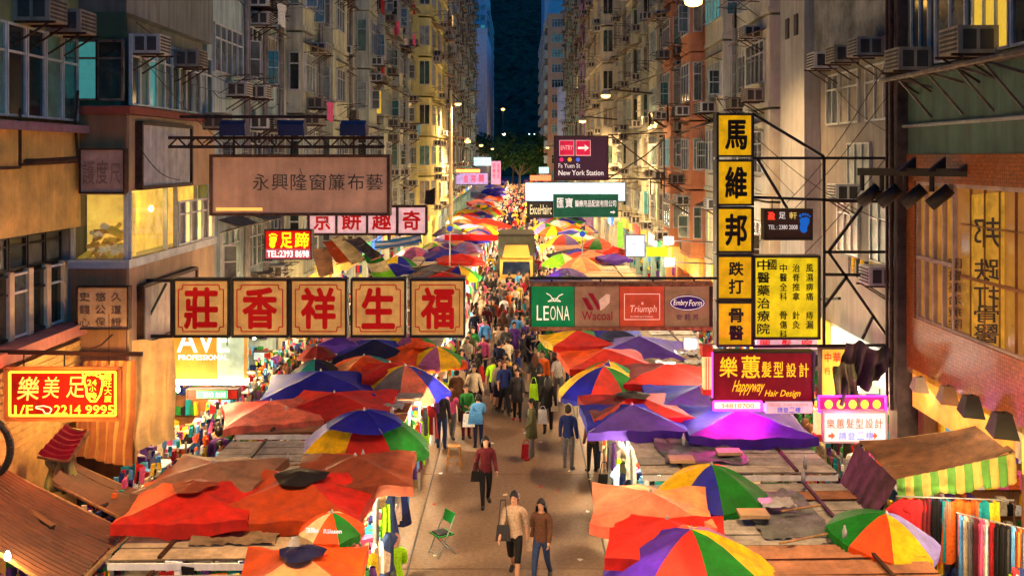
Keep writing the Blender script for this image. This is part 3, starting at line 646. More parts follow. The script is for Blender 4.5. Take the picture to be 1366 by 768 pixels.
window(r, 1, 8.5, 22.6, 6.0, 1.6, 1.5, pane=PANES[4]); window(r, 1, 8.5, 25, 6.0, 1.6, 1.5, pane=PANES[3])
for y in (22.4, 24.0, 25.6): aircon(1, 8.3, y, 10.8, {22.4: 'air conditioner next to the dark pillar on the pink grey wall', 24.0: 'middle air conditioner of three over the pink grey windows', 25.6: 'air conditioner nearest the pale pier over the pink grey windows'}[y])
MB().box(8.0, 8.06, 28, 28.3, 12.0, 12.6).box(8.0, 8.06, 28.9, 29.2, 12.0, 12.6).build('meter_box', M['acd'], r)
for y, z in ((22.2, 5.6), (24.5, 7.4)): aircon(1, 8.5, y, z, f'lower air conditioner on the pink grey wall, {"under" if z < 6 else "above"} the lit window')
window(r, 1, 8.5, 24.2, 7.55, 1.6, 1.3, pane=PANES[4]); 
# gloves on a line
for i in range(8):
    y = 22.3 + i * .3; c = ('purple', 'charcoal', 'yellow', 'navy', 'yellow', 'charcoal', 'yellow', 'grey')[i]
    MB().tube((8.3, y, 6.0), (8.3, y + .05, 5.55), .05, 6, r2=.02).build('hanging_tool', GR[c], None, label=f'{c} bunch hanging on the wall line between the sign frame and the dark pillar', cat='hanging goods', group='small bunches hung on the pink grey wall')
# ------------------------------------------------------------------ hanging signs
G = lambda n, c, s=1.0: glow(n, lin(c), s, True)
FR = M['metal']; FRK = mat('black_steel_frame', (.02, .014, .012), rough=.5, var=.3)
WIRE = mat('wire', (.03, .025, .02))
# 1 long brown board with truss and three floodlights
brown = mat('brown_sign_face_added_glow', (.5, .24, .14), var=.2, scale=1.2, streak=.2, emit=.22)  # faint emission stands in for warm light falling on the unlit board
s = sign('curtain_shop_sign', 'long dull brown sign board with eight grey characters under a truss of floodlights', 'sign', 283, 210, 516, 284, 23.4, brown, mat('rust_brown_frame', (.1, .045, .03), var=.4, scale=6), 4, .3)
letters(s, 23.38, mat('grey_lettering', (.1, .075, .06)), [(c, 337 + 25.3 * i, 232, 359 + 25.3 * i, 254) for i, c in enumerate('永興隆窗簾布藝')], .002)
MB().add([P(288, 277, 23.37), P(350, 277, 23.37), P(350, 281, 23.37), P(288, 281, 23.37)], [(0, 1, 2, 3)]).build('light_tube', glow('dim_tube', (1, .5, .1), .8), s)
t = thing('truss', 'rusty lattice truss carrying three dark blue floodlights above the brown board', 'truss', P(370, 196, 22.6), None)
for nm, a, b in (('top_chord', (225, 184), (512, 184)), ('bottom_chord', (225, 196), (512, 196)), ('upper_rail', (240, 156), (436, 156))): line(MB(), [a, b], 22.6, .07).build(nm, FR, t)
d = MB()
for i in range(24): line(d, [(225 + 12 * i, 184 if i % 2 else 196), (237 + 12 * i, 196 if i % 2 else 184)], 22.6, .035)
for x in (312, 390, 472): line(d, [(x, 175), (x, 206)], 22.6, .04)
line(d, [(240, 184, 22.6), (236, 184, 26)], 22.6, .06); d.build('lattice', FR, t, kind='stuff')
NV = mat('navy_enamel', (.02, .03, .09), rough=.4)
for i, x in enumerate((312, 390, 472)):
    f = thing('floodlight', ('leftmost', 'middle', 'rightmost')[i] + ' of the three navy floodlights above the brown board', 'floodlight', P(x, 180, 22.5), 'navy floodlights above the brown board')
    c = P(x, 171, 22.5); b = MB(); w_ = .3
    b.add([(c.x + e * w_ * a, c.y + yy, c.z + zz) for e in (-1, 1) for a, yy, zz in ((1, -.14, -.18), (1.05, .14, -.16), (.98, .18, .08), (.94, 0, .18), (.96, -.16, .08))],
          [(0, 1, 2, 3, 4), (9, 8, 7, 6, 5)] + [(i2, 5 + i2, 5 + (i2 + 1) % 5, (i2 + 1) % 5) for i2 in range(5)]).build('housing', NV, f)
    MB().bar(c + Vector((-.26, 0, .0)), c + Vector((-.26, 0, -.2)), .02).bar(c + Vector((.26, 0, 0)), c + Vector((.26, 0, -.2)), .02).bar(c + Vector((-.26, 0, -.2)), c + Vector((.26, 0, -.2)), .02).build('yoke', FR, f)
# 2 five red characters
cream = G('cream_sign_face', (238, 166, 88), .55); RED = glow('red_character_glow', lin((180, 8, 6)), .4); RL = mat('red_outline', lin((170, 30, 15)), emit=.35)
t = thing('character_sign', 'row of five cream lightbox panels with big red brush characters in a dark frame', 'sign', P(425, 450, 22))
for i, (c, x0, x1) in enumerate((('莊', 233, 303), ('香', 311, 382), ('祥', 389, 460), ('生', 470, 539), ('福', 549, 618))):
    pxbox(MB(), x0, 375, x1, 447, 22, .25).build('character_panel', cream, t)
    letters(t, 21.98, RED, [(c, x0 + 12, 383, x1 - 12, 439)], .034, 'character')
    o = MB(); k = 5; a = [(x0 + k + 6, 375 + k), (x1 - k - 6, 375 + k), (x1 - k - 5, 381 + k), (x1 - k, 381 + k), (x1 - k, 441 - k), (x1 - k - 5, 441 - k), (x1 - k - 6, 447 - k), (x0 + k + 6, 447 - k), (x0 + k + 5, 441 - k), (x0 + k, 441 - k), (x0 + k, 381 + k), (x0 + k + 5, 381 + k), (x0 + k + 6, 375 + k)]
    line(o, a, 21.98, .022).build('outline', RL, t)
    f = MB(); e = 2.5
    pxbox(f, x0 - e, 372, x1 + e, 375, 21.95, .33); pxbox(f, x0 - e, 447, x1 + e, 450.5, 21.95, .33); pxbox(f, x0 - e, 375, x0, 447, 21.95, .33); pxbox(f, x1, 375, x1 + e, 447, 21.95, .33); f.build('frame', FRK, t)
line(MB(), [(186, 374), (230, 374)], 22, .07).build('top_bar', FRK, t); line(MB(), [(186, 448), (230, 448)], 22, .07).build('bottom_bar', FRK, t)
line(MB(), [(229, 374), (229, 448)], 22, .05).build('upright', FRK, t); line(MB(), [(186, 448), (222, 378)], 22, .05).build('brace', FRK, t)
line(MB(), [(150, 382), (186, 446)], 22, .05).build('brace', FRK, t); line(MB(), [(109, 383, 21.5), (178, 366, 22)], 22, .05).build('brace', FRK, t); line(MB(), [(178, 366), (186, 448)], 22, .06).build('upright', FRK, t)
line(MB(), [(303, 461), (305, 374)], 22, .02).build('cable', WIRE, t)
# 3 pink lit row behind
pk = G('pink_lit_face', (240, 185, 185), .8); s = thing('snack_shop_sign', 'pinkish white lightbox row with red characters behind the brown board', 'sign', P(488, 312, 30))
for c, x0, x1 in (('京', 413, 446), ('餅', 450, 487), ('趣', 491, 527), ('奇', 532, 566)):
    pxbox(MB(), x0, 277, x1, 311, 30, .25).build('character_panel', pk, s); letters(s, 29.98, RED, [(c, x0 + 5, 281, x1 - 5, 307)], .026, 'character')
f = MB(); pxbox(f, 410, 274, 569, 277, 29.95, .35); pxbox(f, 410, 311, 569, 314, 29.95, .35)
for x in (410, 447, 488, 528, 567): pxbox(f, x, 277, x + 3, 311, 29.95, .35)
f.build('frame', FR, s)
# 4 foot massage sign
s = sign('foot_massage_sign', 'small red lightbox with a yellow foot and telephone number left of centre', 'sign', 354, 308, 414, 345, 24.5, G('red_lit_face', (225, 30, 20), .9), FR, 1.5)
yg = glow('yellow_neon', lin((255, 205, 20)), 1.5); wg = glow('white_letter_glow', (1, .92, .8), 1.1)
pxbox(MB(), 354, 332, 414, 345, 24.48, .02).build('lower_band', G('pink_band_face', (215, 90, 100), .8), s)
letters(s, 24.46, yg, [('足', 374, 310, 390, 331), ('蹄', 393, 310, 412, 331)], .02); letters(s, 24.45, wg, [('TEL:2393 8698', 356, 334, 412, 343)], .02)
def foot(par, x, y, hgt, Y, m, name='foot_mark', flip=1):
    b = MB(); q = [(0, 0), (-.16, .06), (-.24, .22), (-.2, .45), (-.24, .66), (-.14, .76), (.12, .8), (.26, .7), (.24, .5), (.14, .3), (.14, .1)]
    pts = [P(x + flip * u * hgt, y - v * hgt, Y) for u, v in q]; b.add(pts, [tuple(range(len(pts)))])
    for u, v, rr in ((-.2, .86, .07), (-.06, .93, .06), (.06, .93, .055), (.17, .9, .05), (.27, .83, .045)):
        b.add([P(x + flip * hgt * (u + rr * math.cos(a * .785)), y - hgt * (v + rr * 1.2 * math.sin(a * .785)), Y) for a in range(8)], [tuple(range(8))])
    return b.build(name, m, par)
foot(s, 364, 331, 20, 24.46, yg)
# 5 station sign
s = sign('station_sign', 'dark purple board with two crimson entry squares and white arrow, New York Station', 'sign', 741, 183, 810, 239, 40, mat('aubergine_board', lin((58, 28, 48)), emit=.25, var=.1), FR, 2)
cr = mat('crimson_square', lin((190, 22, 62)), emit=.5); wl = mat('white_lettering', (.75, .7, .68), emit=.45); pkd = mat('pale_pink_line', (.7, .4, .4), emit=.4)
for x0, x1 in ((746, 766), (768, 788)): pxbox(MB(), x0, 187, x1, 208, 39.98, .01).build('square_border', pkd, s); pxbox(MB(), x0 + .8, 188, x1 - .8, 207, 39.96, .01).build('square', cr, s)
letters(s, 39.94, pkd, [('ENTRY', 748, 194, 764, 200)], .01)
MB().add([P(x, y, 39.94) for x, y in ((771, 196), (780, 196), (780, 193), (786, 197.5), (780, 202), (780, 199), (771, 199))], [tuple(range(7))]).build('arrow', wl, s)
for x, c in ((749, (205, 30, 100)), (760, (235, 140, 30)), (771, (60, 90, 200))):
    MB().add([P(x + 2.8 * math.cos(a * .524), 213 + 2.8 * math.sin(a * .524), 39.95) for a in range(12)], [tuple(range(12))]).build('dot', mat('dot_%d' % x, lin(c), emit=.6, var=0), s)
letters(s, 39.94, wl, [('Fa Yuen St', 745, 218, 774, 224)], 0); letters(s, 39.94, wl, [('New York Station', 745, 227, 805, 234)], .01)
fr = thing('sign_scaffold', 'thin steel scaffold bracing the dark entry sign against the right facades', 'scaffold', P(850, 240, 40))
for a in (((811, 180), (890, 177)), ((740, 240), (888, 238)), ((811, 239), (860, 208)), ((860, 208), (886, 186)), ((815, 180), (850, 208)), ((850, 208), (888, 236)), ((886, 180), (886, 264)), ((868, 260), (868, 239))): line(MB(), a, 40.1, .05).build('tube', FR, fr)
# 6 white lit board
s = sign('light_box', 'long blank white lit board under the dark entry sign', 'sign', 701, 244, 834, 268, 43, G('cold_white_face', (225, 245, 250), 1.6), FR, 1)
# 7 green
s = sign('medical_supplies_sign', 'dark green board with white characters of a medical supplies company', 'sign', 739, 260, 824, 289, 41.5, mat('bottle_green_board', lin((20, 82, 62)), emit=.3), mat('green_frame', (.1, .3, .25)), 1)
letters(s, 41.48, wl, [('匯', 743, 264, 752, 277), ('寶', 754, 264, 764, 277), ('醫療用品配套有限公司', 767, 267, 822, 276)], .015)
MB().add([P(x, y, 41.48) for x, y in ((814, 282), (818, 282), (818, 280.5), (821, 283), (818, 285.5), (818, 284), (814, 284))], [tuple(range(7))]).build('arrow', wl, s)
s = sign('hair_salon_sign', 'small black board with pale stylised lettering beside the green board', 'sign', 704, 270, 737, 290, 41.6, mat('charcoal_board', (.04, .035, .03), emit=.2), FR, 1)
letters(s, 41.55, mat('ivory_lettering', (.7, .6, .35), emit=.6), [('ExceHairc', 707, 273, 736, 286)], .01)
# 9 lingerie board
s = thing('lingerie_sign', 'wide four part brand board, green, cream, coral and cream, in a rusty frame', 'sign', P(829, 441, 22.2))
pxbox(MB(), 709, 380, 948, 440, 22.25, .3).build('backing', FR, s)
bf = G('board_beige_face', (205, 140, 100), .34)
for x0, x1, m_ in ((709, 766, G('board_green_face', (5, 132, 68), .6)), (767, 826, bf), (827, 886, G('board_coral_face', (228, 80, 48), .55)), (887, 947, bf)): pxbox(MB(), x0, 382, x1, 436, 22.2, .05).build('panel', m_, s)
f = MB(); pxbox(f, 706, 376, 951, 382, 22.12, .3); pxbox(f, 706, 436, 951, 441, 22.12, .3); f.build('frame', mat('copper_frame', (.35, .15, .07), rough=.4, metal=.5, var=.5, scale=8), s)
f = MB(); pxbox(f, 706, 382, 709, 436, 22.12, .3); pxbox(f, 947, 382, 951, 436, 22.12, .3); f.build('frame_side', FR, s)
crm = mat('cream_lettering', (.8, .7, .5), emit=.55); wred = mat('wine_lettering', lin((135, 12, 30)), emit=.3); pkl = mat('soft_pink_lettering', (.8, .4, .3), emit=.5)
letters(s, 22.18, crm, [(c, 716 + i * 9, 408 if i else 407, 723 + i * 9.2, 427) for i, c in enumerate('LEONA')], 0)
o = MB(); line(o, [(729, 391), (734, 394), (740, 402), (746, 394), (751, 392)], 22.18, .02); line(o, [(731, 402), (738, 398), (742, 398), (748, 402), (740, 401), (731, 402)], 22.18, .018); o.build('emblem', crm, s)
letters(s, 22.18, wred, [('Wacoal', 776, 415, 817, 427)], .012)
MB().add([P(x, y, 22.18) for x, y in ((776, 397), (783, 397), (792, 412), (790, 414), (785, 413))], [tuple(range(5))]).build('emblem', wred, s); MB().add([P(x, y, 22.17) for x, y in ((784, 391), (791, 391), (800, 408), (800, 413), (797, 413), (791, 402))], [tuple(range(6))]).build('emblem', wred, s)
MB().add([P(x, y, 22.18) for x, y in ((799, 400), (809, 392), (814, 393), (813, 404), (806, 411), (801, 414))], [tuple(range(6))]).build('emblem', mat('pale_wing', (.62, .36, .22), emit=.5), s)
letters(s, 22.18, pkl, [('Triumph', 839, 407, 875, 419)], .008, slant=.15); line(MB(), [(833, 392), (880, 392), (880, 426), (833, 426), (833, 392)], 22.18, .018).build('outline', pkl, s); letters(s, 22.18, pkl, [('INTERNATIONAL', 841, 421, 872, 423.5)], 0)
line(MB(), [(857, 403), (857, 406)], 22.18, .04).build('emblem', pkl, s)
el = [(917 + 24 * math.cos(a * .2618), 404 + 10.5 * math.sin(a * .2618)) for a in range(24)]
MB().add([P(x, y, 22.18) for x, y in el], [tuple(range(24))]).build('oval', mat('violet_oval', lin((52, 20, 88)), emit=.35), s); line(MB(), [(917 + (x - 917) * .93, 404 + (y - 404) * .88) for x, y in el + el[:1]], 22.165, .012).build('oval_line', crm, s)
letters(s, 22.16, crm, [('Embry', 898, 400, 917, 409), ('Form', 919, 400, 936, 408)], .004, slant=.15); letters(s, 22.18, mat('violet_lettering', lin((80, 20, 60)), emit=.3), [('安', 902, 419, 910, 427), ('莉', 913, 419, 921, 427), ('芳', 924, 419, 932, 427)], .012)
bar = thing('sign_rail', 'dark rail carrying the wide brand board across to the yellow sign', 'rail', P(830, 371, 22.2)); line(MB(), [(706, 371), (957, 371)], 22.2, .06).build('rail', FRK, bar)
for x in (735, 800, 870, 925): line(MB(), [(x, 371), (x + 2, 378)], 22.2, .04).build('hanger', FRK, bar)
# 10 vertical yellow sign
yel = G('amber_sign_face', (238, 172, 12), .8); BLK = mat('black_characters', (.008, .006, .005), var=0)
s = thing('clinic_vertical_sign', 'tall stack of five yellow lightboxes with black brush characters', 'sign', P(981, 462, 22.3))
for y0, y1, cs in ((154, 207, ['馬']), (216, 272, ['維']), (279, 335, ['邦']), (343, 398, ['跌', '打']), (405, 460, ['骨', '醫'])):
    pxbox(MB(), 959, y0, 1003, y1, 22.3, .3).build('character_panel', yel, s)
    n_ = len(cs)
    letters(s, 22.28, BLK, [(c, 967 + 5 * (n_ - 1), y0 + 6 + i * 23, 997 - 5 * (n_ - 1), (y1 - 7) if n_ == 1 else y0 + 25 + i * 24) for i, c in enumerate(cs)], .035 if n_ == 1 else .03, 'character')
    f = MB(); e = 3; pxbox(f, 959 - e, y0 - 3, 1003 + e, y0, 22.22, .42); pxbox(f, 959 - e, y1, 1003 + e, y1 + 2.5, 22.22, .42); pxbox(f, 959 - e, y0, 959, y1, 22.22, .42); pxbox(f, 1003, y0, 1003 + e, y1, 22.22, .42); f.build('frame', FRK, s)
s = thing('clinic_column_sign', 'square yellow lightbox with four columns of black characters joined right of the tall yellow sign', 'sign', P(1049, 450, 22.3))
pxbox(MB(), 1008, 344, 1092, 450, 22.3, .25).build('panel', G('lemon_sign_face', (240, 205, 22), .85), s)
it = [(c, 1011, 347 + 17.2 * i, 1026, 361.5 + 17.2 * i) for i, c in enumerate('中國醫藥治療院'[0:6])]
it = [(c, 1010, 346 + 17 * i, 1027, 360.5 + 17 * i) for i, c in enumerate('中醫藥治療院')]
for x, st in ((1040, '中醫全科 骨傷科'), (1057, '治脊推拿 針灸'), (1075, '風濕痹痛 痔漏')):
    it += [(c, x, 352 + 12.6 * i, x + 10, 363 + 12.6 * i) for i, c in enumerate(st) if c != ' ']
it.append(('國', 1024, 346, 1036, 360))
letters(s, 22.28, BLK, it, .02)
f = MB(); pxbox(f, 1005, 341, 1095, 344, 22.22, .4); pxbox(f, 1005, 450, 1095, 453, 22.22, .4); pxbox(f, 1005, 344, 1008, 450, 22.22, .4); pxbox(f, 1092, 344, 1095, 450, 22.22, .4); f.build('frame', FRK, s)
fr = thing('sign_scaffold', 'dark steel scaffold tying the yellow clinic signs to the dark pillar', 'scaffold', P(1110, 462, 22.4))
for a in (((1004, 152), (1099, 209)), ((1004, 211), (1197, 211)), ((1099, 209), (1099, 462)), ((1004, 263), (1197, 270)), ((1099, 336), (1197, 336)), ((1105, 336), (1160, 262)), ((1105, 336), (1190, 458)), ((1004, 462), (1193, 460)), ((1099, 410), (1130, 368)), ((1099, 366), (1192, 367)),
          ((1010, 212), (1050, 278)), ((1165, 420), (1150, 452)), ((957, 462), (957, 150)), ((1075, 400, 24), (1120, 398, 22.4))): line(MB(), a, 22.45, .062).build('tube', FRK, fr)
# 11 black foot sign
s = sign('foot_care_sign', 'small dark brown hanging sign with white telephone number and blue foot', 'sign', 1021, 280, 1083, 319, 21.6, mat('dark_brown_sign', (.045, .018, .012), emit=.15), FRK, 1.5)
letters(s, 21.58, glow('red_small_letter', (1, .05, .02), .8), [('盈', 1024, 283, 1034, 293)], .03); letters(s, 21.58, mat('white_small', (.7, .65, .6), emit=.5), [('足', 1039, 283, 1048, 292), ('TEL : 2380 2008', 1025, 300, 1064, 306)], .012)
letters(s, 21.58, mat('gold_small', (.8, .6, .15), emit=.5), [('軒', 1053, 283, 1063, 292)], .01); foot(s, 1073, 311, 27, 21.58, glow('blue_foot', lin((20, 95, 190)), .6))
for x in (1030, 1075): line(MB(), [(x, 279), (x, 264)], 21.7, .02).build('chain', WIRE, s)
# 12 maroon hair salon
s = sign('hair_design_sign', 'maroon board with golden characters and script Happyway Hair Design', 'sign', 953, 471, 1084, 535, 21.3, mat('maroon_board', lin((92, 4, 14)), emit=.9, var=.25), FRK, 2.5)
gd = glow('gold_lettering', lin((250, 180, 30)), .9)
letters(s, 21.28, gd, [('樂', 960, 476, 984, 503), ('蕙', 989, 474, 1014, 504), ('髮', 1016, 482, 1029, 503), ('型', 1032, 482, 1045, 503), ('設', 1049, 484, 1062, 503), ('計', 1066, 484, 1079, 503)], .009); letters(s, 21.28, gd, [('Happyway', 975, 507, 1016, 527), ('Hair Design', 1019, 520, 1066, 531)], .006, slant=.3)
pn = glow('pink_neon', (1, .03, .5), 3.6); wn = glow('white_warm_neon', (1, .7, .5), .95)
s = sign('neon_number_bar', 'glowing pink and white neon telephone bar under the maroon board', 'sign', 954, 537, 1014, 545, 21.2, wn, None); line(MB(), [(952, 535), (1016, 535), (1016, 547), (952, 547), (952, 535)], 21.15, .03).build('neon_tube', pn, s)
letters(s, 21.1, glow('orange_number', (.9, .25, .02), .9), [('34810700', 962, 538, 1006, 544)], .01)
s = sign('stairs_sign', 'small pale pink board with blue characters at right of the neon bar', 'sign', 1022, 536, 1084, 551, 21.2, G('pale_pink_face', (250, 190, 200), .9), None)
letters(s, 21.18, mat('blue_lettering', lin((60, 60, 200)), emit=.4), [(c, 1037 + 8 * i, 543, 1044 + 8 * i, 550) for i, c in enumerate('請登二樓')], .01); letters(s, 21.18, mat('coral_lettering', lin((230, 120, 90)), emit=.5), [('電話 34810700', 1026, 537.5, 1078, 541.5)], 0)
s = sign('neon_column', 'vertical striped lit column with red caps at the left of the maroon board', 'sign', 939, 476, 949, 520, 21.3, G('striped_column', (255, 200, 130), 1.3), None)
rc = mat('red_cap', (.4, .02, .01), emit=.4); pxbox(MB(), 937, 462, 951, 476, 21.25, .3).build('cap', rc, s); pxbox(MB(), 938, 520, 950, 527, 21.25, .3).build('cap', rc, s); line(MB(), [(950, 470), (950, 530)], 21.2, .03).build('neon_tube', pn, s)
for x in (942, 945.5): line(MB(), [(x, 477), (x, 519)], 21.27, .018).build('stripe', rc, s)
lamp('neon_light', P(1000, 540, 21.5), 260, (1, .02, .42), .25, parent=None); lamp('neon_light', P(960, 538, 21.5), 220, (1, .02, .42), .2)
s = sign('hair_salon_light_box', 'white lit box with orange salon characters and two orange arrows', 'sign', 1100, 551, 1182, 589, 20.8, G('white_lit_face', (255, 235, 215), 1.25), mat('pale_frame', (.6, .45, .4)), 2)
letters(s, 20.78, mat('orange_lettering', lin((225, 95, 50)), emit=.6), [(c, 1103 + 12.8 * i, 558, 1113.5 + 12.8 * i, 571) for i, c in enumerate('樂蕙髮型設計')], .008); letters(s, 20.78, mat('periwinkle_lettering', lin((110, 130, 230)), emit=.7), [(c, 1119 + 12 * i, 576, 1129 + 12 * i, 586) for i, c in enumerate('請登二樓')], .008)
for x, e in ((1109, 1), (1166, 1)): MB().add([P(x + e * u, y, 20.78) for u, y in ((-4, 579), (0, 579), (0, 576), (5, 581), (0, 586), (0, 583), (-4, 583))], [tuple(range(7))]).build('arrow', mat('orange_lettering', (1, 1, 1)), s)
s = sign('neon_shop_sign', 'purple edged neon sign with orange glowing dots above the white lit box', 'sign', 1094, 530, 1180, 548, 21.0, G('magenta_face', (225, 40, 130), .9), None); line(MB(), [(1092, 528), (1182, 528), (1182, 549), (1092, 549), (1092, 528)], 20.9, .035).build('neon_tube', glow('violet_neon', (.5, .03, 1), 2.6), s)
letters(s, 20.88, glow('orange_neon', (1, .4, .03), 1.8), [(c, 1100 + 16 * i, 533, 1111 + 16 * i, 545) for i, c in enumerate('●●●●●')], 0)
lamp('neon_light', P(1130, 540, 20.5), 30, (1, .25, .6), .3)
s = sign('striped_column_sign', 'narrow striped lit column with red foot beside the white salon box', 'sign', 1089, 550, 1097, 580, 20.9, G('striped_column', (1, 1, 1)), None); pxbox(MB(), 1088, 580, 1098, 589, 20.85, .2).build('cap', rc, s)
s = sign('herbal_shop_sign', 'yellow board with red characters half hidden behind the crumpled tarpaulin', 'sign', 1097, 466, 1142, 530, 23, G('yellow_board_face', (240, 190, 60), .8), FR, 1); letters(s, 22.98, mat('red_lettering', lin((190, 20, 20)), emit=.4), [('中', 1100, 470, 1109, 483), ('華', 1111, 470, 1122, 483), ('洋', 1124, 470, 1135, 483)] + [('行', 1100, 490, 1108, 500)], .02)
s = sign('pale_shop_sign', 'cream lit panel right of the yellow herbal board', 'sign', 1145, 490, 1172, 525, 24, G('cream_lit_face', (255, 225, 190), 1.1), None)
s = sign('red_character_board', 'pale board with red characters peeping under the yellow column sign', 'sign', 1010, 452, 1090, 466, 24, G('pale_lilac_face', (225, 190, 200), .7), None); letters(s, 23.9, mat('red_lettering', (1, 1, 1)), [('興', 1013, 453, 1028, 464), ('髮', 1042, 453, 1056, 464), ('廊', 1068, 453, 1084, 464)], .02)
# left neon
s = thing('neon_massage_sign', 'glowing red neon sign with yellow border, foot and telephone number at the left edge', 'sign', P(84, 560, 17.6))
pxbox(MB(), 9, 492, 158, 558, 17.6, .18).build('panel', mat('red_neon_panel', lin((120, 3, 3)), emit=.35, var=.5, scale=2.5, ecol=lin((190, 6, 4))), s)
f = MB(); line(f, [(8, 491), (160, 491), (160, 559), (8, 559), (8, 491)], 17.55, .06).build('frame', mat('warm_frame', (.5, .2, .06)), s)
yn = glow('yellow_hot_neon', (1, .58, .03), 2.0); on = glow('orange_hot_neon', (1, .33, .05), 1.8)
line(MB(), [(13, 496), (154, 496), (154, 554), (13, 554), (13, 496)], 17.5, .035).build('neon_border', yn, s)
letters(s, 17.48, on, [('樂', 22, 502, 51, 534)], .012, 'neon_character', slant=.1); letters(s, 17.48, on, [('美', 56, 502, 78, 531)], .006, 'neon_character', slant=.1); letters(s, 17.48, on, [('足', 88, 502, 112, 530)], .006, 'neon_character', slant=.1)
letters(s, 17.48, yn, [('1/F', 19, 540, 44, 552), ('2214', 72, 540, 108, 552), ('9995', 114, 540, 152, 552)], .014, 'neon_number'); letters(s, 17.48, yn, [(c, 139, 497 + 10 * i, 149, 506 + 10 * i) for i, c in enumerate('龍旺大廈')], .006); letters(s, 17.47, yn, [('24', 116, 506, 129, 514), ('小', 119, 515, 128, 522), ('時', 118, 523, 129, 532)], .012)
line(MB(), [(48, 542), (58, 541), (66, 543), (69, 546), (66, 551), (60, 551), (57, 546), (48, 544), (48, 542)], 17.48, .016).build('neon_hand', glow('white_neon', (1, .7, .3), 1.4), s)
ft = [(114, 501), (112, 508), (115, 517), (116, 528), (121, 535), (128, 535), (134, 526), (137, 512), (136, 502)]
line(MB(), ft, 17.46, .028).build('neon_foot', yn, s)
tt = MB()
for x, y in ((113, 499), (119, 498), (125, 498), (131, 500), (136, 503)): line(tt, [(x + 3 * math.cos(a * 1.05), y + 2.4 * math.sin(a * 1.05)) for a in range(7)], 17.46, .02)
tt.build('neon_toes', yn, s, kind='stuff')
lamp('neon_light', P(84, 530, 17.0), 110, (1, .2, .03), .3)
sr = thing('sign_rail', 'dark rail from which the left neon sign hangs', 'rail', P(80, 470, 17.7)); line(MB(), [(-20, 469), (190, 472)], 17.7, .07).build('rail', FRK, sr)
for x in (32, 86): line(MB(), [(x, 470), (x, 491)], 17.7, .02).build('wire', WIRE, sr)
line(MB(), [(110, 469), (135, 460), (150, 446)], 17.7, .03).build('cable', WIRE, sr)
# shopfront left: professional panel and green neon number
s = sign('cosmetics_sign', 'orange to white lit shop panel reading PROFESSIONAL behind the cream character row', 'sign', 232, 448, 326, 512, 23.1, G('orange_lit_face', (245, 160, 45), .75), None)
pxbox(MB(), 290, 448, 325, 512, 23.05, .03).build('pale_panel', G('mint_white_face', (215, 232, 190), .7), s)
letters(s, 23.0, wg, [('AVE', 236, 438, 306, 470)], .01); letters(s, 23.0, wg, [('PROFESSIONAL', 238, 473, 304, 480)], .012)
pxbox(MB(), 230, 508, 328, 513, 22.95, .3).build('light_strip', TUBE, s)
s = sign('neon_number_sign', 'green neon telephone number on a red strip below the cosmetics panel', 'sign', 249, 520, 316, 532, 22.9, mat('red_strip', lin((150, 20, 10)), emit=.6), FR, 1); pxbox(MB(), 262, 521, 303, 531, 22.88, .02).build('green_face', glow('green_neon', (.05, 1, .15), 1.6), s)
letters(s, 22.86, wg, [('2393 8698', 271, 523, 301, 530)], .012)
s = sign('dental_sign', 'small white and green board hung over the left walkway', 'sign', 338, 470, 371, 480, 33, G('pale_mint_face', (215, 230, 215), 1.0), FR, 1)
# far signs
s = sign('far_lilac_sign', 'distant lilac lit board with rose characters at the end of the left row', 'sign', 604, 231, 651, 246, 115, G('lilac_face', (200, 165, 215), 1.0), FR, .8); letters(s, 114.9, mat('rose_lettering', lin((240, 60, 80)), emit=1), [('金', 618, 233, 625, 243), ('宮', 628, 233, 635, 243), ('麗', 638, 233, 646, 243)], .02)
s = sign('far_vertical_sign', 'distant narrow upright pink board beside the lilac one', 'sign', 655, 215, 668, 246, 112, G('pink_far_face', (235, 165, 190), 1.0), None); letters(s, 111.9, mat('rose_lettering', (1, 1, 1)), [(c, 657, 218 + 7 * i, 661, 224 + 7 * i) for i, c in enumerate('酒樓夜')] + [(c, 663, 218 + 7 * i, 667, 224 + 7 * i) for i, c in enumerate('金碧宮')], .01)
sign('far_cold_light_box', 'distant cold white lightbox beside the trees', 'sign', 632, 210, 655, 221, 150, G('icy_face', (190, 240, 235), 1.6), None)
s = sign('far_neon_line', 'distant orange neon strip above the lilac board', 'sign', 606, 226, 640, 230, 116, glow('far_orange', (1, .3, .05), 3), None)
sign('far_lit_sign', 'distant white lit board left of the dark entry sign', 'sign', 719, 223, 732, 231, 160, G('icy_face', (1, 1, 1)), None); sign('far_red_sign', 'distant red and white lit board beside the dark entry sign', 'sign', 707, 234, 735, 241, 150, glow('far_redorange', (1, .16, .06), 1.6), None)
s = sign('far_vertical_red_sign', 'narrow lattice upright sign with pink characters on the yellow building', 'sign', 683 - 49, 250, 683 - 45, 252, 90, FR, None)
COL.objects.unlink(s) if False else None
s = sign('right_white_sign', 'pale blue white lit panel low on the right row', 'sign', 835, 314, 860, 342, 45, G('blue_white_face', (215, 225, 255), 1.2), FR, .8)
sign('right_yellow_sign', 'small yellow green lit panel beside the pale blue white one', 'sign', 863, 330, 890, 342, 47, G('lime_yellow_face', (225, 240, 40), 1.1), None)
sign('right_green_strip', 'slanting green lit strip at the middle of the right row', 'sign', 824, 296, 831, 330, 60, G('green_strip_face', (150, 220, 70), .9), None)
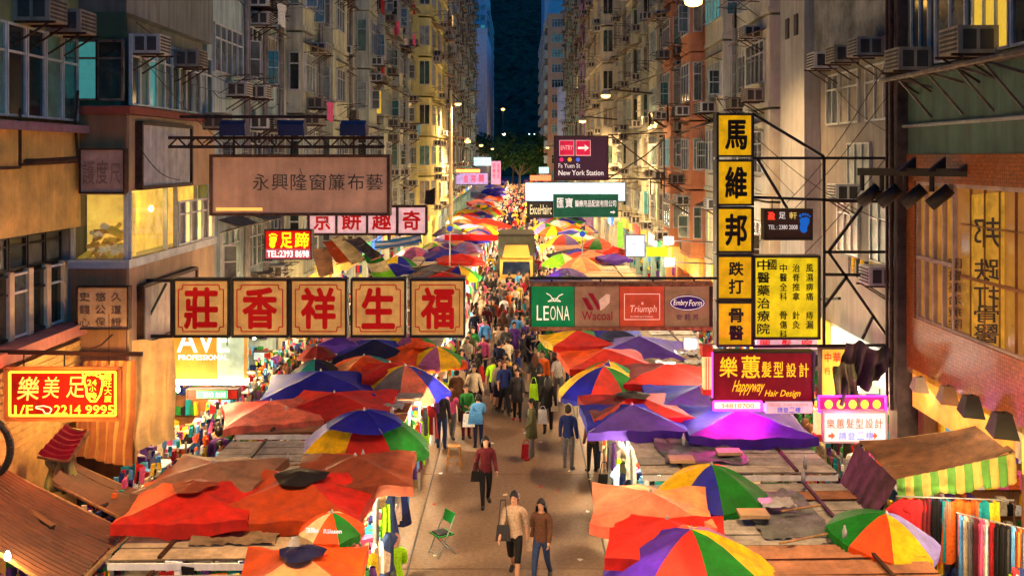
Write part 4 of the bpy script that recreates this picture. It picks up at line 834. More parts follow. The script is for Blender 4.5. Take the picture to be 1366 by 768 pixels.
for x, y, po in ((892, 321, 260), (893, 350, 260), (922, 459, 120)):
    f = thing('floodlight', {321: 'upper glaring white floodlight on the right row', 350: 'lower glaring white floodlight on the right row', 459: 'glaring floodlight beside the wide brand board'}[y], 'floodlight', P(x, y, 36 if y < 400 else 26)); Yf = 36 if y < 400 else 26
    c = P(x, y, Yf); MB().box(c.x - .2, c.x + .2, Yf, Yf + .12, c.z - .16, c.z + .16).build('housing', FRK, f); MB().box(c.x - .13, c.x + .13, Yf - .03, Yf, c.z - .1, c.z + .1).build('lens', glow('flood_glare', (1, .95, .8), 40), f); MB().bar((c.x, Yf + .1, c.z), (8.4, Yf + .1, c.z - .1), .04).build('arm', FRK, f)
    lamp('flood_light', (0, -.3, 0), po, (1, .9, .75), .15, parent=f)
s = sign('red_banner', 'long red cloth banner across the left stalls beside the truck', 'banner', 593, 313, 701, 321, 66, mat('red_banner_cloth', lin((190, 10, 15)), emit=.1), None, depth=.03)
for x, c, nm in ((600, 'blue', 'left'), (777, 'blue', 'right')):
    f = thing('road_sign', {600: 'yellow plated no stopping sign over the left stalls', 777: 'blue arrow road sign over the right stalls'}[x], 'road sign', P(x, 330, 55))
    b = P(x, 312 if x > 700 else 305, 55); MB().tube((b.x, 55.06, 0), (b.x, 55.06, b.z + .3), .04).build('post', M['steel'], f)
    if x < 700: pxbox(MB(), x - 5, 299, x + 5, 310, 55, .03).build('plate', G('sign_yellow', (235, 195, 40), .5), f)
    rr = .17; MB().add([(b.x + rr * math.cos(a * .524), 54.97, b.z + rr * math.sin(a * .524)) for a in range(12)], [tuple(range(12))]).build('disc', mat('sign_blue', lin((30, 70, 190)), emit=.5), f)
# awning beam with hanging floods in front of the mosaic building
t = thing('lamp_beam', 'black beam with four hanging tubular lamps in front of the mosaic building', 'beam', P(1245, 232, 19.2))
def R3(x, y, Y=19.2): return P(x, y, Y)
MB().tube(R3(1147, 229, 20.5), R3(1340, 231, 17.6), .11, 4).build('beam', FRK, t)
for i, x in enumerate((1150, 1176, 1208, 1243)):
    Y = 20.5 - (x - 1147) / 193 * 2.9; c = P(x, 232, Y); a = MB().tube(c, c - Vector((0, 0, .35)), .05); a.build('drop_arm', FRK, t)
    MB().tube(c + Vector((-.05, 0, -.62)), c + Vector((.3, -.15, -.28)), .13, 10).build('lamp_can', FRK, t, smooth=True)
for i, x in enumerate((1222, 1262, 1302, 1338)):
    Y = 20.5 - (x - 1147) / 193 * 2.9; a = P(x - 24, 229, Y); b = P(x, 229, Y); c = P(x, 209, Y)
    MB().add([a, b, c, a + Vector((0, .1, 0)), b + Vector((0, .1, 0)), c + Vector((0, .1, 0))], [(0, 1, 2), (5, 4, 3), (0, 3, 4, 1), (1, 4, 5, 2), (2, 5, 3, 0)]).build('gusset', FRK, t)
for i, (x, y, Y) in enumerate(((1227, 512, 19.8), (1265, 526, 18.4), (1296, 541, 17.3), (1338, 566, 16.2))):
    f = thing('barn_door_lamp', ('smallest white', 'brown', 'black', 'largest black') [i] + ' hooded lamp hanging under the orange mosaic', 'floodlight', P(x, y + 10, Y), 'hooded lamps under the mosaic building')
    c = P(x, y, Y); k = .16 + .02 * i
    MB().add([c + Vector(v) * k for v in ((-1, -.6, -.9), (1, -.6, -1.1), (1, .8, -.6), (-1, .8, -.5), (-.6, -.4, .9), (.5, -.4, .9), (.5, .5, .9), (-.6, .5, .9))], [(4, 5, 6, 7), (0, 1, 5, 4), (1, 2, 6, 5), (2, 3, 7, 6), (3, 0, 4, 7)]).build('hood', mat('lamp_hood_%d' % i, ((.5, .4, .3), (.2, .1, .05), (.02, .02, .02), (.02, .02, .02))[i], rough=.4), f)
    MB().box(c.x - k * .6, c.x + k * .6, Y - k * .3, Y + k * .5, c.z - k * .5, c.z - k * .4).build('lens', glow('hood_lens', (1, .85, .6), 10), f)
    MB().bar(c + Vector((0, 0, k)), (c.x + .1, Y, 4.0), .03).build('hanger', FRK, f)
    lamp('hood_light', (0, 0, .05), 38, (1, .8, .5), .1, parent=f)
# ------------------------------------------------------------------ parasols
def tiltm(rx, ry): return Matrix.Rotation(R(rx), 3, 'X') @ Matrix.Rotation(R(ry), 3, 'Y')
ucount = [0]
def parasol(px, py, wpx, cols, lab, kind='round', za=2.85, rz=0, tilt=(0, 0), cap=None, hf=None, valance=True, Yv=None, X=None, diam=None):
    """apex pixel and width give distance and size once the apex height za is fixed; cols run round the crown"""
    if Yv is None: s_ = (py - HZ) / (H - za); Y = F / s_; X = (px - CX) / s_; Rr = wpx / s_ / 2
    else: Y = Yv; Rr = diam / 2
    ucount[0] += 1; sd = ucount[0] * 7.3
    root = thing('market_parasol' if kind == 'round' else 'stall_canopy', lab, 'umbrella' if kind == 'round' else 'canopy', (X, Y, 0), 'umbrellas over the stalls' if kind == 'round' else 'square canopies over the stalls')
    T = tiltm(*tilt); far = Y > 62
    n = 8 if kind == 'round' else 4; hgt = Rr * ((hf or .5) if kind == 'round' else (hf or .42) * .66)
    if kind != 'round': Rr *= 1.0
    nu, nv = (4, 5) if not far else (2, 3)
    if kind != 'round' and not far: nu, nv = 10, 8
    panels = []
    for k in range(n):
        mb = MB()
        def fn(u, v, drop=0):
            if kind == 'round':
                a = 2 * math.pi * (k + u) / n + rz; sc = 1 - .055 * math.sin(math.pi * u) * v
                x = Rr * v * sc * math.cos(a); y = Rr * v * sc * math.sin(a); z = -hgt * v ** 1.75 - .03 * Rr * math.sin(math.pi * u) * math.sin(math.pi * v)
            else:
                a0 = math.pi / 2 * k + rz + math.pi / 4; c0 = Vector((math.cos(a0), math.sin(a0))) * Rr * 1.36; a1 = a0 + math.pi / 2; c1 = Vector((math.cos(a1), math.sin(a1))) * Rr * 1.36
                q = c0.lerp(c1, u) * v; pull = 1 - .05 * math.sin(math.pi * u) * v; x, y = q * pull; z = -hgt * v ** 1.1 - .06 * Rr * math.sin(math.pi * u) * v * (1.2 - v) * 2
            w_ = noise.noise(Vector((x * 1.7 + sd, y * 1.7, sd))) * .06 * v + noise.noise(Vector((x * 5 + sd, y * 5, sd))) * .022 * v
            w_ *= .5 if far else 1.5 if kind != 'round' else 1.2
            p = T @ Vector((x, y, z + w_ - drop)); return (X + p.x, Y + p.y, za + p.z)
        mb.grid(fn, nu, nv)
        if valance:
            dr = (.13 if kind == 'round' else .27); mb.grid(lambda u, v: fn(u, 1 + .004 * v, v * dr * (1 - (.35 * abs(math.cos(math.pi * u * (3 if kind == 'round' else 1)))))), nu if kind != 'round' else 6, 1)
        panels.append(mb)
    if far:
        j = MB(); ms = []
        for k, mb in enumerate(panels):
            c = CL[cols[k % len(cols)]]
            if c not in ms: ms.append(c)
            j.add(mb.v, mb.f, ms.index(c))
        j.build('canopy', ms, root, smooth=True)
    else:
        for k, mb in enumerate(panels): mb.build('panel', CL[cols[k % len(cols)]], root, smooth=True)
        rb = MB()
        for k in range(n):
            a = 2 * math.pi * k / n + rz + (0 if kind == 'round' else math.pi / 4); q = Rr * (1 if kind == 'round' else 1.33); p = T @ Vector((q * math.cos(a), q * math.sin(a), -hgt - .03)); m_ = T @ Vector((q * .5 * math.cos(a), q * .5 * math.sin(a), -hgt * (.32 if kind == 'round' else .5) - .04)); c = Vector((X, Y, za))
            MB().path([c - Vector((0, 0, .04)), c + m_, c + p], .012, 4).build('rib', M['steel'], root)
        MB().lathe([(.03, -.01), (.022, .03), (.01, .05)], (X, Y, za), 8).build('finial', M['steel'], root)
    if cap and not far:
        mb = MB(); rr = Rr * .34
        mb.grid(lambda u, v: tuple(Vector((X, Y, za + .07)) + T @ Vector((rr * v * math.cos(u * 6.283) * (1 + .2 * math.sin(u * 19)), rr * v * math.sin(u * 6.283), -hgt * .3 * v + .05 * noise.noise(Vector((u * 8, v * 4, sd)))))), 16, 4)
        mb.build('cap', CL[cap], root, smooth=True)
    pt = T @ Vector((0, 0, -za)); MB().tube((X, Y, za - .05), (X + pt.x * .8, Y + pt.y * .8, 0), .022, 8).build('pole', M['steel'], root, smooth=True)
    return root
# near left
parasol(402, 737, 175, ['orange', 'rust', 'peach', 'orange'], 'orange square canopy with a black cap at the bottom edge of the photo', 'sq', rz=.1, cap='navy')
u = parasol(443, 683, 88, ['orange', 'green', 'orange', 'cream', 'orange', 'cream', 'orange', 'cream'], 'small orange, green and cream umbrella lying over the corrugated roof', rz=R(247.5), za=2.9, hf=.55)
letters(u, 0, mat('white_lettering', (1, 1, 1)), [('7&Bliss', 408, 703, 425, 710), ('Räissen', 432, 705, 456, 711)], .01, tf=lambda x, y: tuple(P(x, y, 13.95 + abs(x - 443) * .006)))
parasol(258, 647, 172, ['red', 'orange', 'red', 'red'], 'red square canopy with a bunched brown tuft on top', 'sq', rz=.12, cap='brown', hf=.35)
parasol(400, 634, 205, ['orange', 'rust', 'rust', 'red'], 'orange and rust square canopy between the red tufted one and the aisle', 'sq', rz=-.05, cap='black', hf=.36)
parasol(474, 607, 165, ['red', 'brown', 'brown', 'brown'], 'brown square canopy with a red and white edge', 'sq', rz=.08, hf=.32)
parasol(285, 616, 160, ['taupe', 'brown', 'taupe', 'taupe'], 'taupe square canopy behind the red tufted one', 'sq', rz=-.1, hf=.3)
parasol(486, 546, 178, ['green', 'yellow', 'orange', 'green', 'lavender', 'yellow', 'red', 'green'], 'two tiered umbrella with a blue top and lavender, yellow and red panels', rz=R(-10), cap=None, za=2.95, hf=.55)
CAPU = parasol(486, 547, 105, ['blue', 'blue', 'yellow', 'orange', 'blue', 'blue', 'blue', 'blue'], 'blue upper tier spread over the lavender, yellow and red umbrella', rz=R(-10), za=3.02, hf=.32, valance=False)
parasol(446, 523, 170, ['red', 'red', 'red', 'red'], 'wide red square canopy behind the two tiered umbrella', 'sq', rz=.06, hf=.28, za=2.7)
parasol(362, 534, 130, ['salmon', 'red', 'salmon', 'salmon'], 'salmon red canopy reaching over the left walkway', 'sq', rz=.3, hf=.35, za=2.7)
parasol(428, 494, 150, ['blue'], 'deep blue canopy left of the striped umbrella', 'sq', rz=.15, hf=.4)
parasol(540, 487, 124, ['yellow', 'mauve', 'lavender', 'yellow', 'yellow', 'grey', 'salmon', 'blue'], 'striped umbrella in yellow, grey, salmon and blue beside the aisle', rz=R(0), hf=.55)
parasol(560, 458, 110, ['yellow', 'orange', 'orange', 'orange'], 'orange brown canopy under the last red character panel', 'sq', rz=.3, hf=.5, cap='orange')
parasol(583, 462, 78, ['yellow', 'mauve', 'yellow', 'dkgreen', 'yellow', 'mauve', 'yellow', 'green'], 'yellow, mauve and green umbrella right of the orange brown canopy', rz=.2)
parasol(520, 483, 80, ['red'], 'red canopy peeping over the striped umbrella', 'sq', rz=.2, hf=.4)
parasol(486, 474, 105, ['orange', 'orange', 'teal', 'orange', 'peach', 'orange', 'orange', 'teal'], 'orange umbrella with a teal panel behind the blue canopy', rz=.4, hf=.4)
parasol(500, 452, 105, ['navy', 'blue', 'navy', 'blue'], 'navy canopy under the fourth red character', 'sq', rz=.1, hf=.45)
parasol(420, 479, 62, ['navy', 'teal', 'navy', 'black'], 'small navy and teal umbrella beside the left walkway', rz=.2)
parasol(423, 461, 52, ['maroon'], 'maroon umbrella beside the left walkway', rz=.2); parasol(455, 447, 55, ['purple', 'mauve'], 'purple canopy just below the third red character', 'sq')
parasol(545, 444, 90, ['yellow', 'mauve', 'orange', 'green'], 'yellow and mauve umbrella mostly behind the red character row', rz=.3)
# mid left
for a in ((612, 355, 62, ['green', 'green', 'yellow', 'blue', 'red', 'blue', 'yellow', 'green'], 'blue, yellow and green umbrella nearest the yellow truck', 'round', .2), (614, 338, 66, ['red'], 'red canopy left of the truck', 'sq', .1), (598, 332, 70, ['blue', 'purple'], 'blue purple canopy behind the red one left of the truck', 'sq', .2),
          (622, 322, 46, ['mauve', 'lavender'], 'mauve umbrella under the red banner', 'round', 0), (553, 329, 70, ['pink', 'mauve', 'pink', 'lavender'], 'pink and mauve umbrella left of the banner', 'round', .2), (585, 328, 48, ['purple', 'mauve'], 'purple umbrella between two mauve ones', 'round', .2),
          (531, 341, 52, ['green', 'green', 'blue', 'yellow', 'yellow', 'yellow', 'blue', 'green'], 'yellow, blue and green umbrella above the red character row', 'round', .1), (526, 351, 56, ['blue'], 'blue canopy just above the fourth red character', 'sq', .2), (578, 323, 32, ['lime', 'cream'], 'pale green umbrella near the banner', 'round', 0),
          (540, 316, 40, ['sky', 'white'], 'sky blue striped awning umbrella under the pink lit row', 'sq', .1), (580, 352, 70, ['grey', 'black'], 'grey sheeted canopy between blue canopies', 'sq', .1), (590, 362, 70, ['red', 'maroon'], 'red canopy tucked above the last red character', 'sq', .1), (575, 360, 48, ['grey', 'taupe'], 'small taupe canopy above the fifth red character', 'sq', .1),
          (647, 302, 47, ['green', 'green', 'yellow', 'yellow', 'yellow', 'red', 'red', 'yellow'], 'red, yellow and green umbrella standing over the banner', 'round', -.2), (648, 291, 60, ['red'], 'red canopy behind the umbrella over the banner', 'sq', .2), (613, 292, 38, ['salmon', 'orange'], 'salmon canopy behind the banner', 'round', .1), (603, 299, 26, ['green', 'lime'], 'small green umbrella behind the banner', 'round', .1),
          (656, 276, 38, ['lime', 'yellow', 'red', 'yellow'], 'yellow green umbrella farther up the left row', 'round', .1), (640, 281, 44, ['orange', 'blue', 'yellow', 'green', 'red'], 'many coloured umbrella farther up the left row', 'round', .3), (628, 276, 30, ['purple', 'white'], 'white and purple umbrella farther up the left row', 'round', .3)):
    parasol(a[0], a[1], a[2], a[3], a[4], a[5], rz=a[6])
# near right
parasol(922, 705, 240, ['mauve', 'yellow', 'orange', 'purple', 'purple', 'red', 'green', 'yellow'], 'largest striped umbrella, red, green, yellow and mauve, at the bottom edge', rz=R(5), za=2.9, hf=.5)
parasol(890, 691, 168, ['orange', 'red', 'red', 'red'], 'bright red canopy behind the largest striped umbrella', 'sq', rz=-.12, hf=.4)
parasol(868, 655, 165, ['peach', 'salmon', 'salmon', 'peach'], 'pale salmon canopy beside the aisle', 'sq', rz=-.1, hf=.34)
parasol(949, 619, 152, ['orange', 'red', 'yellow', 'yellow', 'yellow', 'blue', 'green', 'green'], 'yellow, blue and green umbrella with red edges above the salmon canopy', rz=R(0), hf=.55)
parasol(1182, 684, 148, ['lavender', 'lavender', 'green', 'green', 'green', 'orange', 'yellow', 'lavender'], 'umbrella with green, orange, yellow and lavender panels near the scarf shop', rz=R(-10), tilt=(4, 6), za=2.75, hf=.45)
parasol(843, 539, 136, ['purple', 'blue', 'purple', 'blue'], 'blue purple square canopy beside the aisle on the right', 'sq', rz=.02, hf=.38, za=2.8)
parasol(988, 545, 168, ['purple', 'blue', 'purple', 'purple'], 'violet square canopy glowing pink under the neon bar', 'sq', rz=-.02, hf=.3, za=2.8)
parasol(845, 526, 135, ['red', 'maroon', 'red', 'red'], 'red canopy with a black cap behind the blue purple one', 'sq', rz=.1, cap='black', hf=.35)
parasol(935, 514, 160, ['purple', 'blue', 'purple', 'navy'], 'wide purple canopy left of the neon column', 'sq', rz=-.1, hf=.35)
parasol(806, 488, 128, ['orange', 'orange', 'red', 'yellow', 'blue', 'red', 'green', 'yellow'], 'striped umbrella in blue, red, green and yellow beside the aisle on the right', rz=R(22), hf=.55)
parasol(812, 482, 90, ['orange', 'purple', 'yellow', 'green'], 'second striped umbrella just behind the one beside the aisle', rz=R(5), hf=.5)
parasol(890, 485, 122, ['red', 'maroon', 'red', 'red'], 'red canopy under the wide purple and lavender one', 'sq', rz=-.1, hf=.35); parasol(808, 465, 120, ['red', 'orange', 'red', 'red'], 'bright red canopy below the wide brand board', 'sq', rz=.1, hf=.4)
parasol(852, 448, 150, ['lavender', 'lavender', 'purple', 'purple'], 'purple and lavender canopy right below the wide brand board', 'sq', rz=-.1 , hf=.45)
parasol(770, 440, 90, ['blue', 'yellow', 'red', 'green'], 'red, yellow and blue canopy half hidden by the wide brand board', 'sq', rz=.2, hf=.45); parasol(820, 437, 80, ['navy', 'blue'], 'navy canopy half hidden by the wide brand board', 'sq', rz=.0)
for a in ((727, 297, 48, ['grey', 'yellow', 'red', 'grey', 'yellow', 'lavender', 'green', 'yellow'], 'grey, yellow and red umbrella just right of the truck', 'round', 0), (764, 300, 38, ['red', 'grey', 'orange'], 'orange and grey canopy behind right umbrellas', 'sq', .2), (752, 312, 57, ['blue', 'green', 'blue', 'yellow', 'yellow', 'red', 'purple', 'yellow'], 'yellow, blue and red umbrella right of the truck', 'round', .1),
          (797, 317, 46, ['yellow', 'green', 'blue', 'yellow', 'red', 'green', 'salmon', 'red'], 'green, red and yellow umbrella by the blue arrow sign', 'round', .2), (820, 329, 46, ['red'], 'red canopy below the green red and yellow umbrella', 'sq', .1), (819, 338, 42, ['purple'], 'purple canopy beside the salmon one', 'sq', .2),
          (774, 343, 64, ['salmon', 'peach'], 'salmon canopy in the middle of the right row', 'round', .2), (750, 338, 56, ['lime', 'cream', 'orange', 'red', 'lime'], 'lime and orange umbrella left of the salmon one', 'round', .1), (770, 331, 76, ['blue', 'navy'], 'blue canopy behind the salmon one', 'sq', .1), (756, 357, 66, ['purple'], 'purple canopy above the green brand panel', 'round', .2),
          (757, 366, 84, ['navy', 'blue'], 'navy canopy just above the wide brand board', 'sq', .1), (868, 369, 56, ['yellow', 'lavender', 'blue', 'green'], 'yellow, blue and green umbrella above the coral brand panel', 'round', .2), (785, 334, 50, ['salmon', 'red'], 'coral canopy between blue and salmon ones', 'sq', .2),
          (741, 290, 34, ['red', 'green', 'yellow', 'blue'], 'small many coloured umbrella farther up the right row', 'round', .2), (738, 301, 44, ['orange', 'yellow'], 'orange yellow umbrella behind the truck', 'round', .3)):
    parasol(a[0], a[1], a[2], a[3], a[4], a[5], rz=a[6])
rn = random.Random(5)
PAL = ['yellow', 'green', 'yellow', 'lime', 'orange', 'red', 'blue', 'purple', 'orange', 'yellow', 'green', 'lavender', 'salmon', 'mauve', 'navy', 'white']
def rndumb(sg, y):
    if sg < 0: x = -rn.uniform(3.0, 5.9)
    else: x = rn.uniform(2.7, 5.6)
    if y > 120 and rn.random() < .7: c = [rn.choice(('purple', 'blue', 'purple', 'lavender', 'red', 'navy', 'mauve'))]
    elif rn.random() < .3: c = [rn.choice(PAL)]
    else: c = [rn.choice(PAL) for _ in range(rn.choice((2, 4, 8)))]
    k = 'round' if rn.random() < .55 else 'sq'
    nm = (' and '.join(dict.fromkeys(c[:2]))); side = 'left' if sg < 0 else 'right'
    parasol(0, 0, 0, c, f'far {nm} {"umbrella" if k == "round" else "canopy"} in the {side} row, {"level with the yellow tenement" if y < 92 else "beyond the yellow tenement" if y < 125 else "near the end of the street"}', k, Yv=y, X=x, diam=rn.uniform(2.0, 2.8), za=rn.uniform(2.65, 3.0), rz=rn.uniform(-.4, .4))
for sg in (-1, 1):
    y = 66 if sg < 0 else 72
    while y < 262: rndumb(sg, y); y += rn.uniform(1.1, 2.4) if y < 130 else rn.uniform(2.2, 4.2)
# ------------------------------------------------------------------ stalls
ROOFC = [mat('roof_sheet_' + n, c, rough=.55, var=.3, scale=2.5, bump=.2, streak=.35) for n, c in (('buff', (.42, .3, .17)), ('grey', (.34, .31, .26)), ('rusty', (.34, .14, .06)), ('pale', (.48, .42, .33)))]
GREEN = mat('stall_green_paint', (.02, .22, .07), rough=.5, var=.2, streak=.2); BULB = glow('stall_bulb', (1, .85, .6), 30); GAR = list(GR)
gm = {}
def garment(kind):
    if kind in gm: return gm[kind]
    mb = MB()
    PR = dict(shirt=([(0, .1), (.06, .3), (.25, .62), (.36, .5), (.4, .34), (1, .36)], .68), dress=([(0, .14), (.05, .28), (.35, .24), (1, .58)], 1.0), bag=([(0, .04), (.3, .1), (.42, .3), (.5, .4), (1, .37)], .62))
    if kind in PR:
        pr, L = PR[kind]
        def wd(v):
            for (a, p), (b, q) in zip(pr, pr[1:]):
                if v <= b: return p + (q - p) * (v - a) / (b - a)
            return pr[-1][1]
        for s_ in (-1, 1): mb.grid(lambda u, v: ((u - .5) * wd(v), s_ * (.05 * math.sin(math.pi * u)) + .03 * math.sin(u * 17 + v * 2) * v, -L * v - .02 * math.sin(u * 11) * v), 10, 12)
        me = mb.data('garment', smooth=True); me.materials.append(GR['red']); gm[kind] = me; return me
    if kind == 'scarf':
        for s_ in (0, 1): mb.grid(lambda u, v: ((u - .5) * (.22 + .1 * v), .035 * math.sin(u * 15) + .02 * s_, -1.1 * v - .03 * math.sin(u * 9)), 10, 5)
        me = mb.data('garment', smooth=True); me.materials.append(GR['red']); gm[kind] = me; return me
def hang(x, y, z, rz, rn, where):
    k = rn.choice(('shirt', 'shirt', 'dress', 'bag', 'scarf')); c = rn.choice(GAR); o = link({'shirt': 'hanging_shirt', 'dress': 'hanging_dress', 'bag': 'hanging_bag', 'scarf': 'hanging_scarf'}[k], garment(k), None, (x, y, z), rz, f'{c} {k} hanging for sale {where}', k, 'clothes and bags hung for sale')
    o.material_slots[0].link = 'OBJECT'; o.material_slots[0].material = GR[c]; o.scale = (1, 1, rn.uniform(.85, 1.15)); return o
nstall = 0; scount = {-1: -1, 1: -1}
NTH = ['first', 'second', 'third', 'fourth', 'fifth', 'sixth', 'seventh', 'eighth', 'ninth', 'tenth', 'eleventh', 'twelfth', 'thirteenth', 'fourteenth', 'fifteenth', 'sixteenth', 'seventeenth', 'eighteenth', 'nineteenth', 'twentieth']
def stall(sg, y0, L, near=True):
    global nstall; nstall += 1; scount[sg] += 1
    xa, xb = (2.45, 6.35) if sg < 0 else (2.3, 6.3); xa += rn.uniform(0, .25); z = rn.uniform(2.12, 2.32); rc = rn.randrange(4)
    X0, X1 = sorted((sg * xa, sg * xb)); edge = sg * xa
    cn = ('buff', 'grey', 'rusty', 'pale')[rc]
    r = thing('market_stall', f'{cn} roofed market stall in the {"left" if sg < 0 else "right"} row, {NTH[scount[sg]]} from the bottom of the photo', 'stall', (sg * 4.3, y0, 0), 'stalls along the street')
    n = max(3, int(L / .42)); 
    for i in range(n):
        ya = y0 + L * i / n; zz = z + rn.uniform(-.015, .02); o = MB()
        if near:
            k = 5; o.grid(lambda u, v: (X0 + (X1 - X0) * u, ya + (L / n + .02) * v, zz + .026 * math.cos(v * k * 2 * math.pi) + .03 * math.sin(2.2 * u + i)), 4, 20)
        else: o.box(X0, X1, ya, ya + L / n - .01, zz, zz + .02)
        o.build('roof_sheet', ROOFC[rc] if rn.random() < .85 else ROOFC[rn.randrange(4)], r)
        if not near and i == 2: pass
    if near and rn.random() < .4:
        tx, ty = rn.uniform(X0 + .3, X1 - 2), y0 + rn.uniform(.1, .5); sdt = rn.uniform(0, 40); lw = rn.uniform(1.2, 2.0)
        MB().grid(lambda u, v: (tx + lw * u + .1 * noise.noise(Vector((v * 3, sdt, 0))), ty + (L - .8) * v + .12 * noise.noise(Vector((u * 3, sdt, 4))), z + .07 + .1 * abs(noise.noise(Vector((u * 5 + sdt, v * 5, 0)))) + .04 * noise.noise(Vector((u * 14, v * 14, sdt)))), 20, 20).build('roof_tarpaulin', mat('roof_tarp_%d' % rn.randrange(3), ((.2, .13, .07), (.12, .13, .12), (.28, .2, .13))[rn.randrange(3)], var=.4, bump=.4, streak=.3), r, smooth=True)
    b = MB()
    for x in (X0 + .8, X1 - .8): b.box(x - .03, x + .03, y0, y0 + L, z + .05, z + .09)
    b.build('roof_batten', M['metal'], r)
    MB().box(X0, X1, y0 - .02, y0 + .02, z - .12, z - .02).box(X0, X1, y0 + L - .02, y0 + L + .02, z - .12, z - .02).build('roof_beam', M['white'], r)
    for x in (X0 + .05, X1 - .05):
        for y in (y0 + .05, y0 + L - .05): MB().box(x - .025, x + .025, y - .025, y + .025, 0, z - .03).build('post', M['steel'], r)
    MB().box(X0 + .9, X1 - .9, y0 + .1, y0 + .14, 0, z - .2).build('end_panel', GREEN if rn.random() < .6 else M['white'], r)
    MB().box(*sorted((edge + sg * .1, edge + sg * 1.5)), y0 + .2, y0 + L - .2, 0, .72).build('counter', GREEN if rn.random() < .4 else M['wood'], r)
    g = MB()
    for i in range(130 if near else 16):
        x = edge + sg * rn.uniform(.12, 1.4); y = rn.uniform(y0 + .25, y0 + L - .3); a = rn.uniform(.03, .11); hh = rn.uniform(.04, .2); blob(g, x - a, x + a, y - a, y + a, .72, .72 + hh, rn.randrange(12))
    for i in range(90 if near else 10):
        x = rn.uniform(X0 + .9, X1 - .9); a = rn.uniform(.04, .12); zz = rn.uniform(.1, 2.0); blob(g, x - a, x + a, y0 - .02, y0 + .09, zz, zz + a * 2, rn.randrange(12))
        y = rn.uniform(y0 + .2, y0 + L - .4); zz = rn.uniform(.0, 1.9); g.box(*sorted((sg * 4.4, sg * 4.7)), y, y + rn.uniform(.1, .35), zz, zz + rn.uniform(.1, .4), rn.randrange(12))
    g.build('stock', GOODS, r, kind='stuff')
    for q in ((.3, .75) if near else (.5,)):
        bx, by = edge + sg * .45, y0 + L * q; MB().lathe([(.02, .1), (.05, .04), (.055, 0), (.03, -.05)], (bx, by, z - .3), 8).build('bulb', BULB, r, smooth=True); MB().tube((bx, by, z - .2), (bx, by, z), .008, 4).build('flex', WIRE, r)
    lamp('stall_light', (edge + sg * .2 - sg * 4.3, L * .5, z - .35), 270 if near else 430, (1, .76, .45), .12, parent=r)
    return X0, X1, z
slots = {-1: [], 1: []}
for sg in (-1, 1):
    y = 12.0 if sg < 0 else 12.6
    while y < 60:
        L = rn.uniform(2.4, 3.3)
        if sg > 0 and False: pass
        stall(sg, y, L, y < 42)
        e = sg * (2.38 if sg < 0 else 2.2); n = 7 if y < 42 else 4
        for i in range(n): hang(e + rn.uniform(-.06, .06), y + .2 + (L - .4) * i / (n - 1), rn.uniform(1.75, 2.1), R(90 + rn.uniform(-50, 50)), rn, f'on the {"left" if sg < 0 else "right"} stalls facing the aisle')
        if y < 32:
            for i in range(5): hang(sg * rn.uniform(2.6, 4.2), y - .08, rn.uniform(1.7, 2.05), R(rn.uniform(-20, 20)), rn, f'at the end of a {"left" if sg < 0 else "right"} stall')
        y += L + rn.uniform(.12, .5)
    while y < 250:
        L = rn.uniform(4, 6); xa, xb = sorted((sg * 2.5, sg * 6)); r = thing('market_stall', f'far plain roofed stall {"level with the yellow tenement" if y < 92 else "beyond the yellow tenement"} in the {"left" if sg < 0 else "right"} row beneath umbrellas', 'stall', (sg * 4.3, y, 0), 'stalls along the street')
        MB().box(xa, xb, y, y + L, 2.1, 2.15).build('roof', ROOFC[rn.randrange(4)], r); MB().box(xa + .1, xb - .1, y + .1, y + L - .1, 0, .8).build('counter', M['wood'], r)
        g = MB()
        for i in range(26): yy = y + rn.uniform(0, L - .3); zz = rn.uniform(.8, 1.6); g.box(*sorted((sg * 2.4, sg * 2.5)), yy, yy + .3, zz, zz + rn.uniform(.2, .45), rn.randrange(12))
        g.build('stock', GOODS, r, kind='stuff'); lamp('stall_light', (-sg * 2.1, L / 2, 1.9), 420 if y < 120 else 420, (1, .72, .4), .15, parent=r)
        y += L + rn.uniform(.3, 1.2)
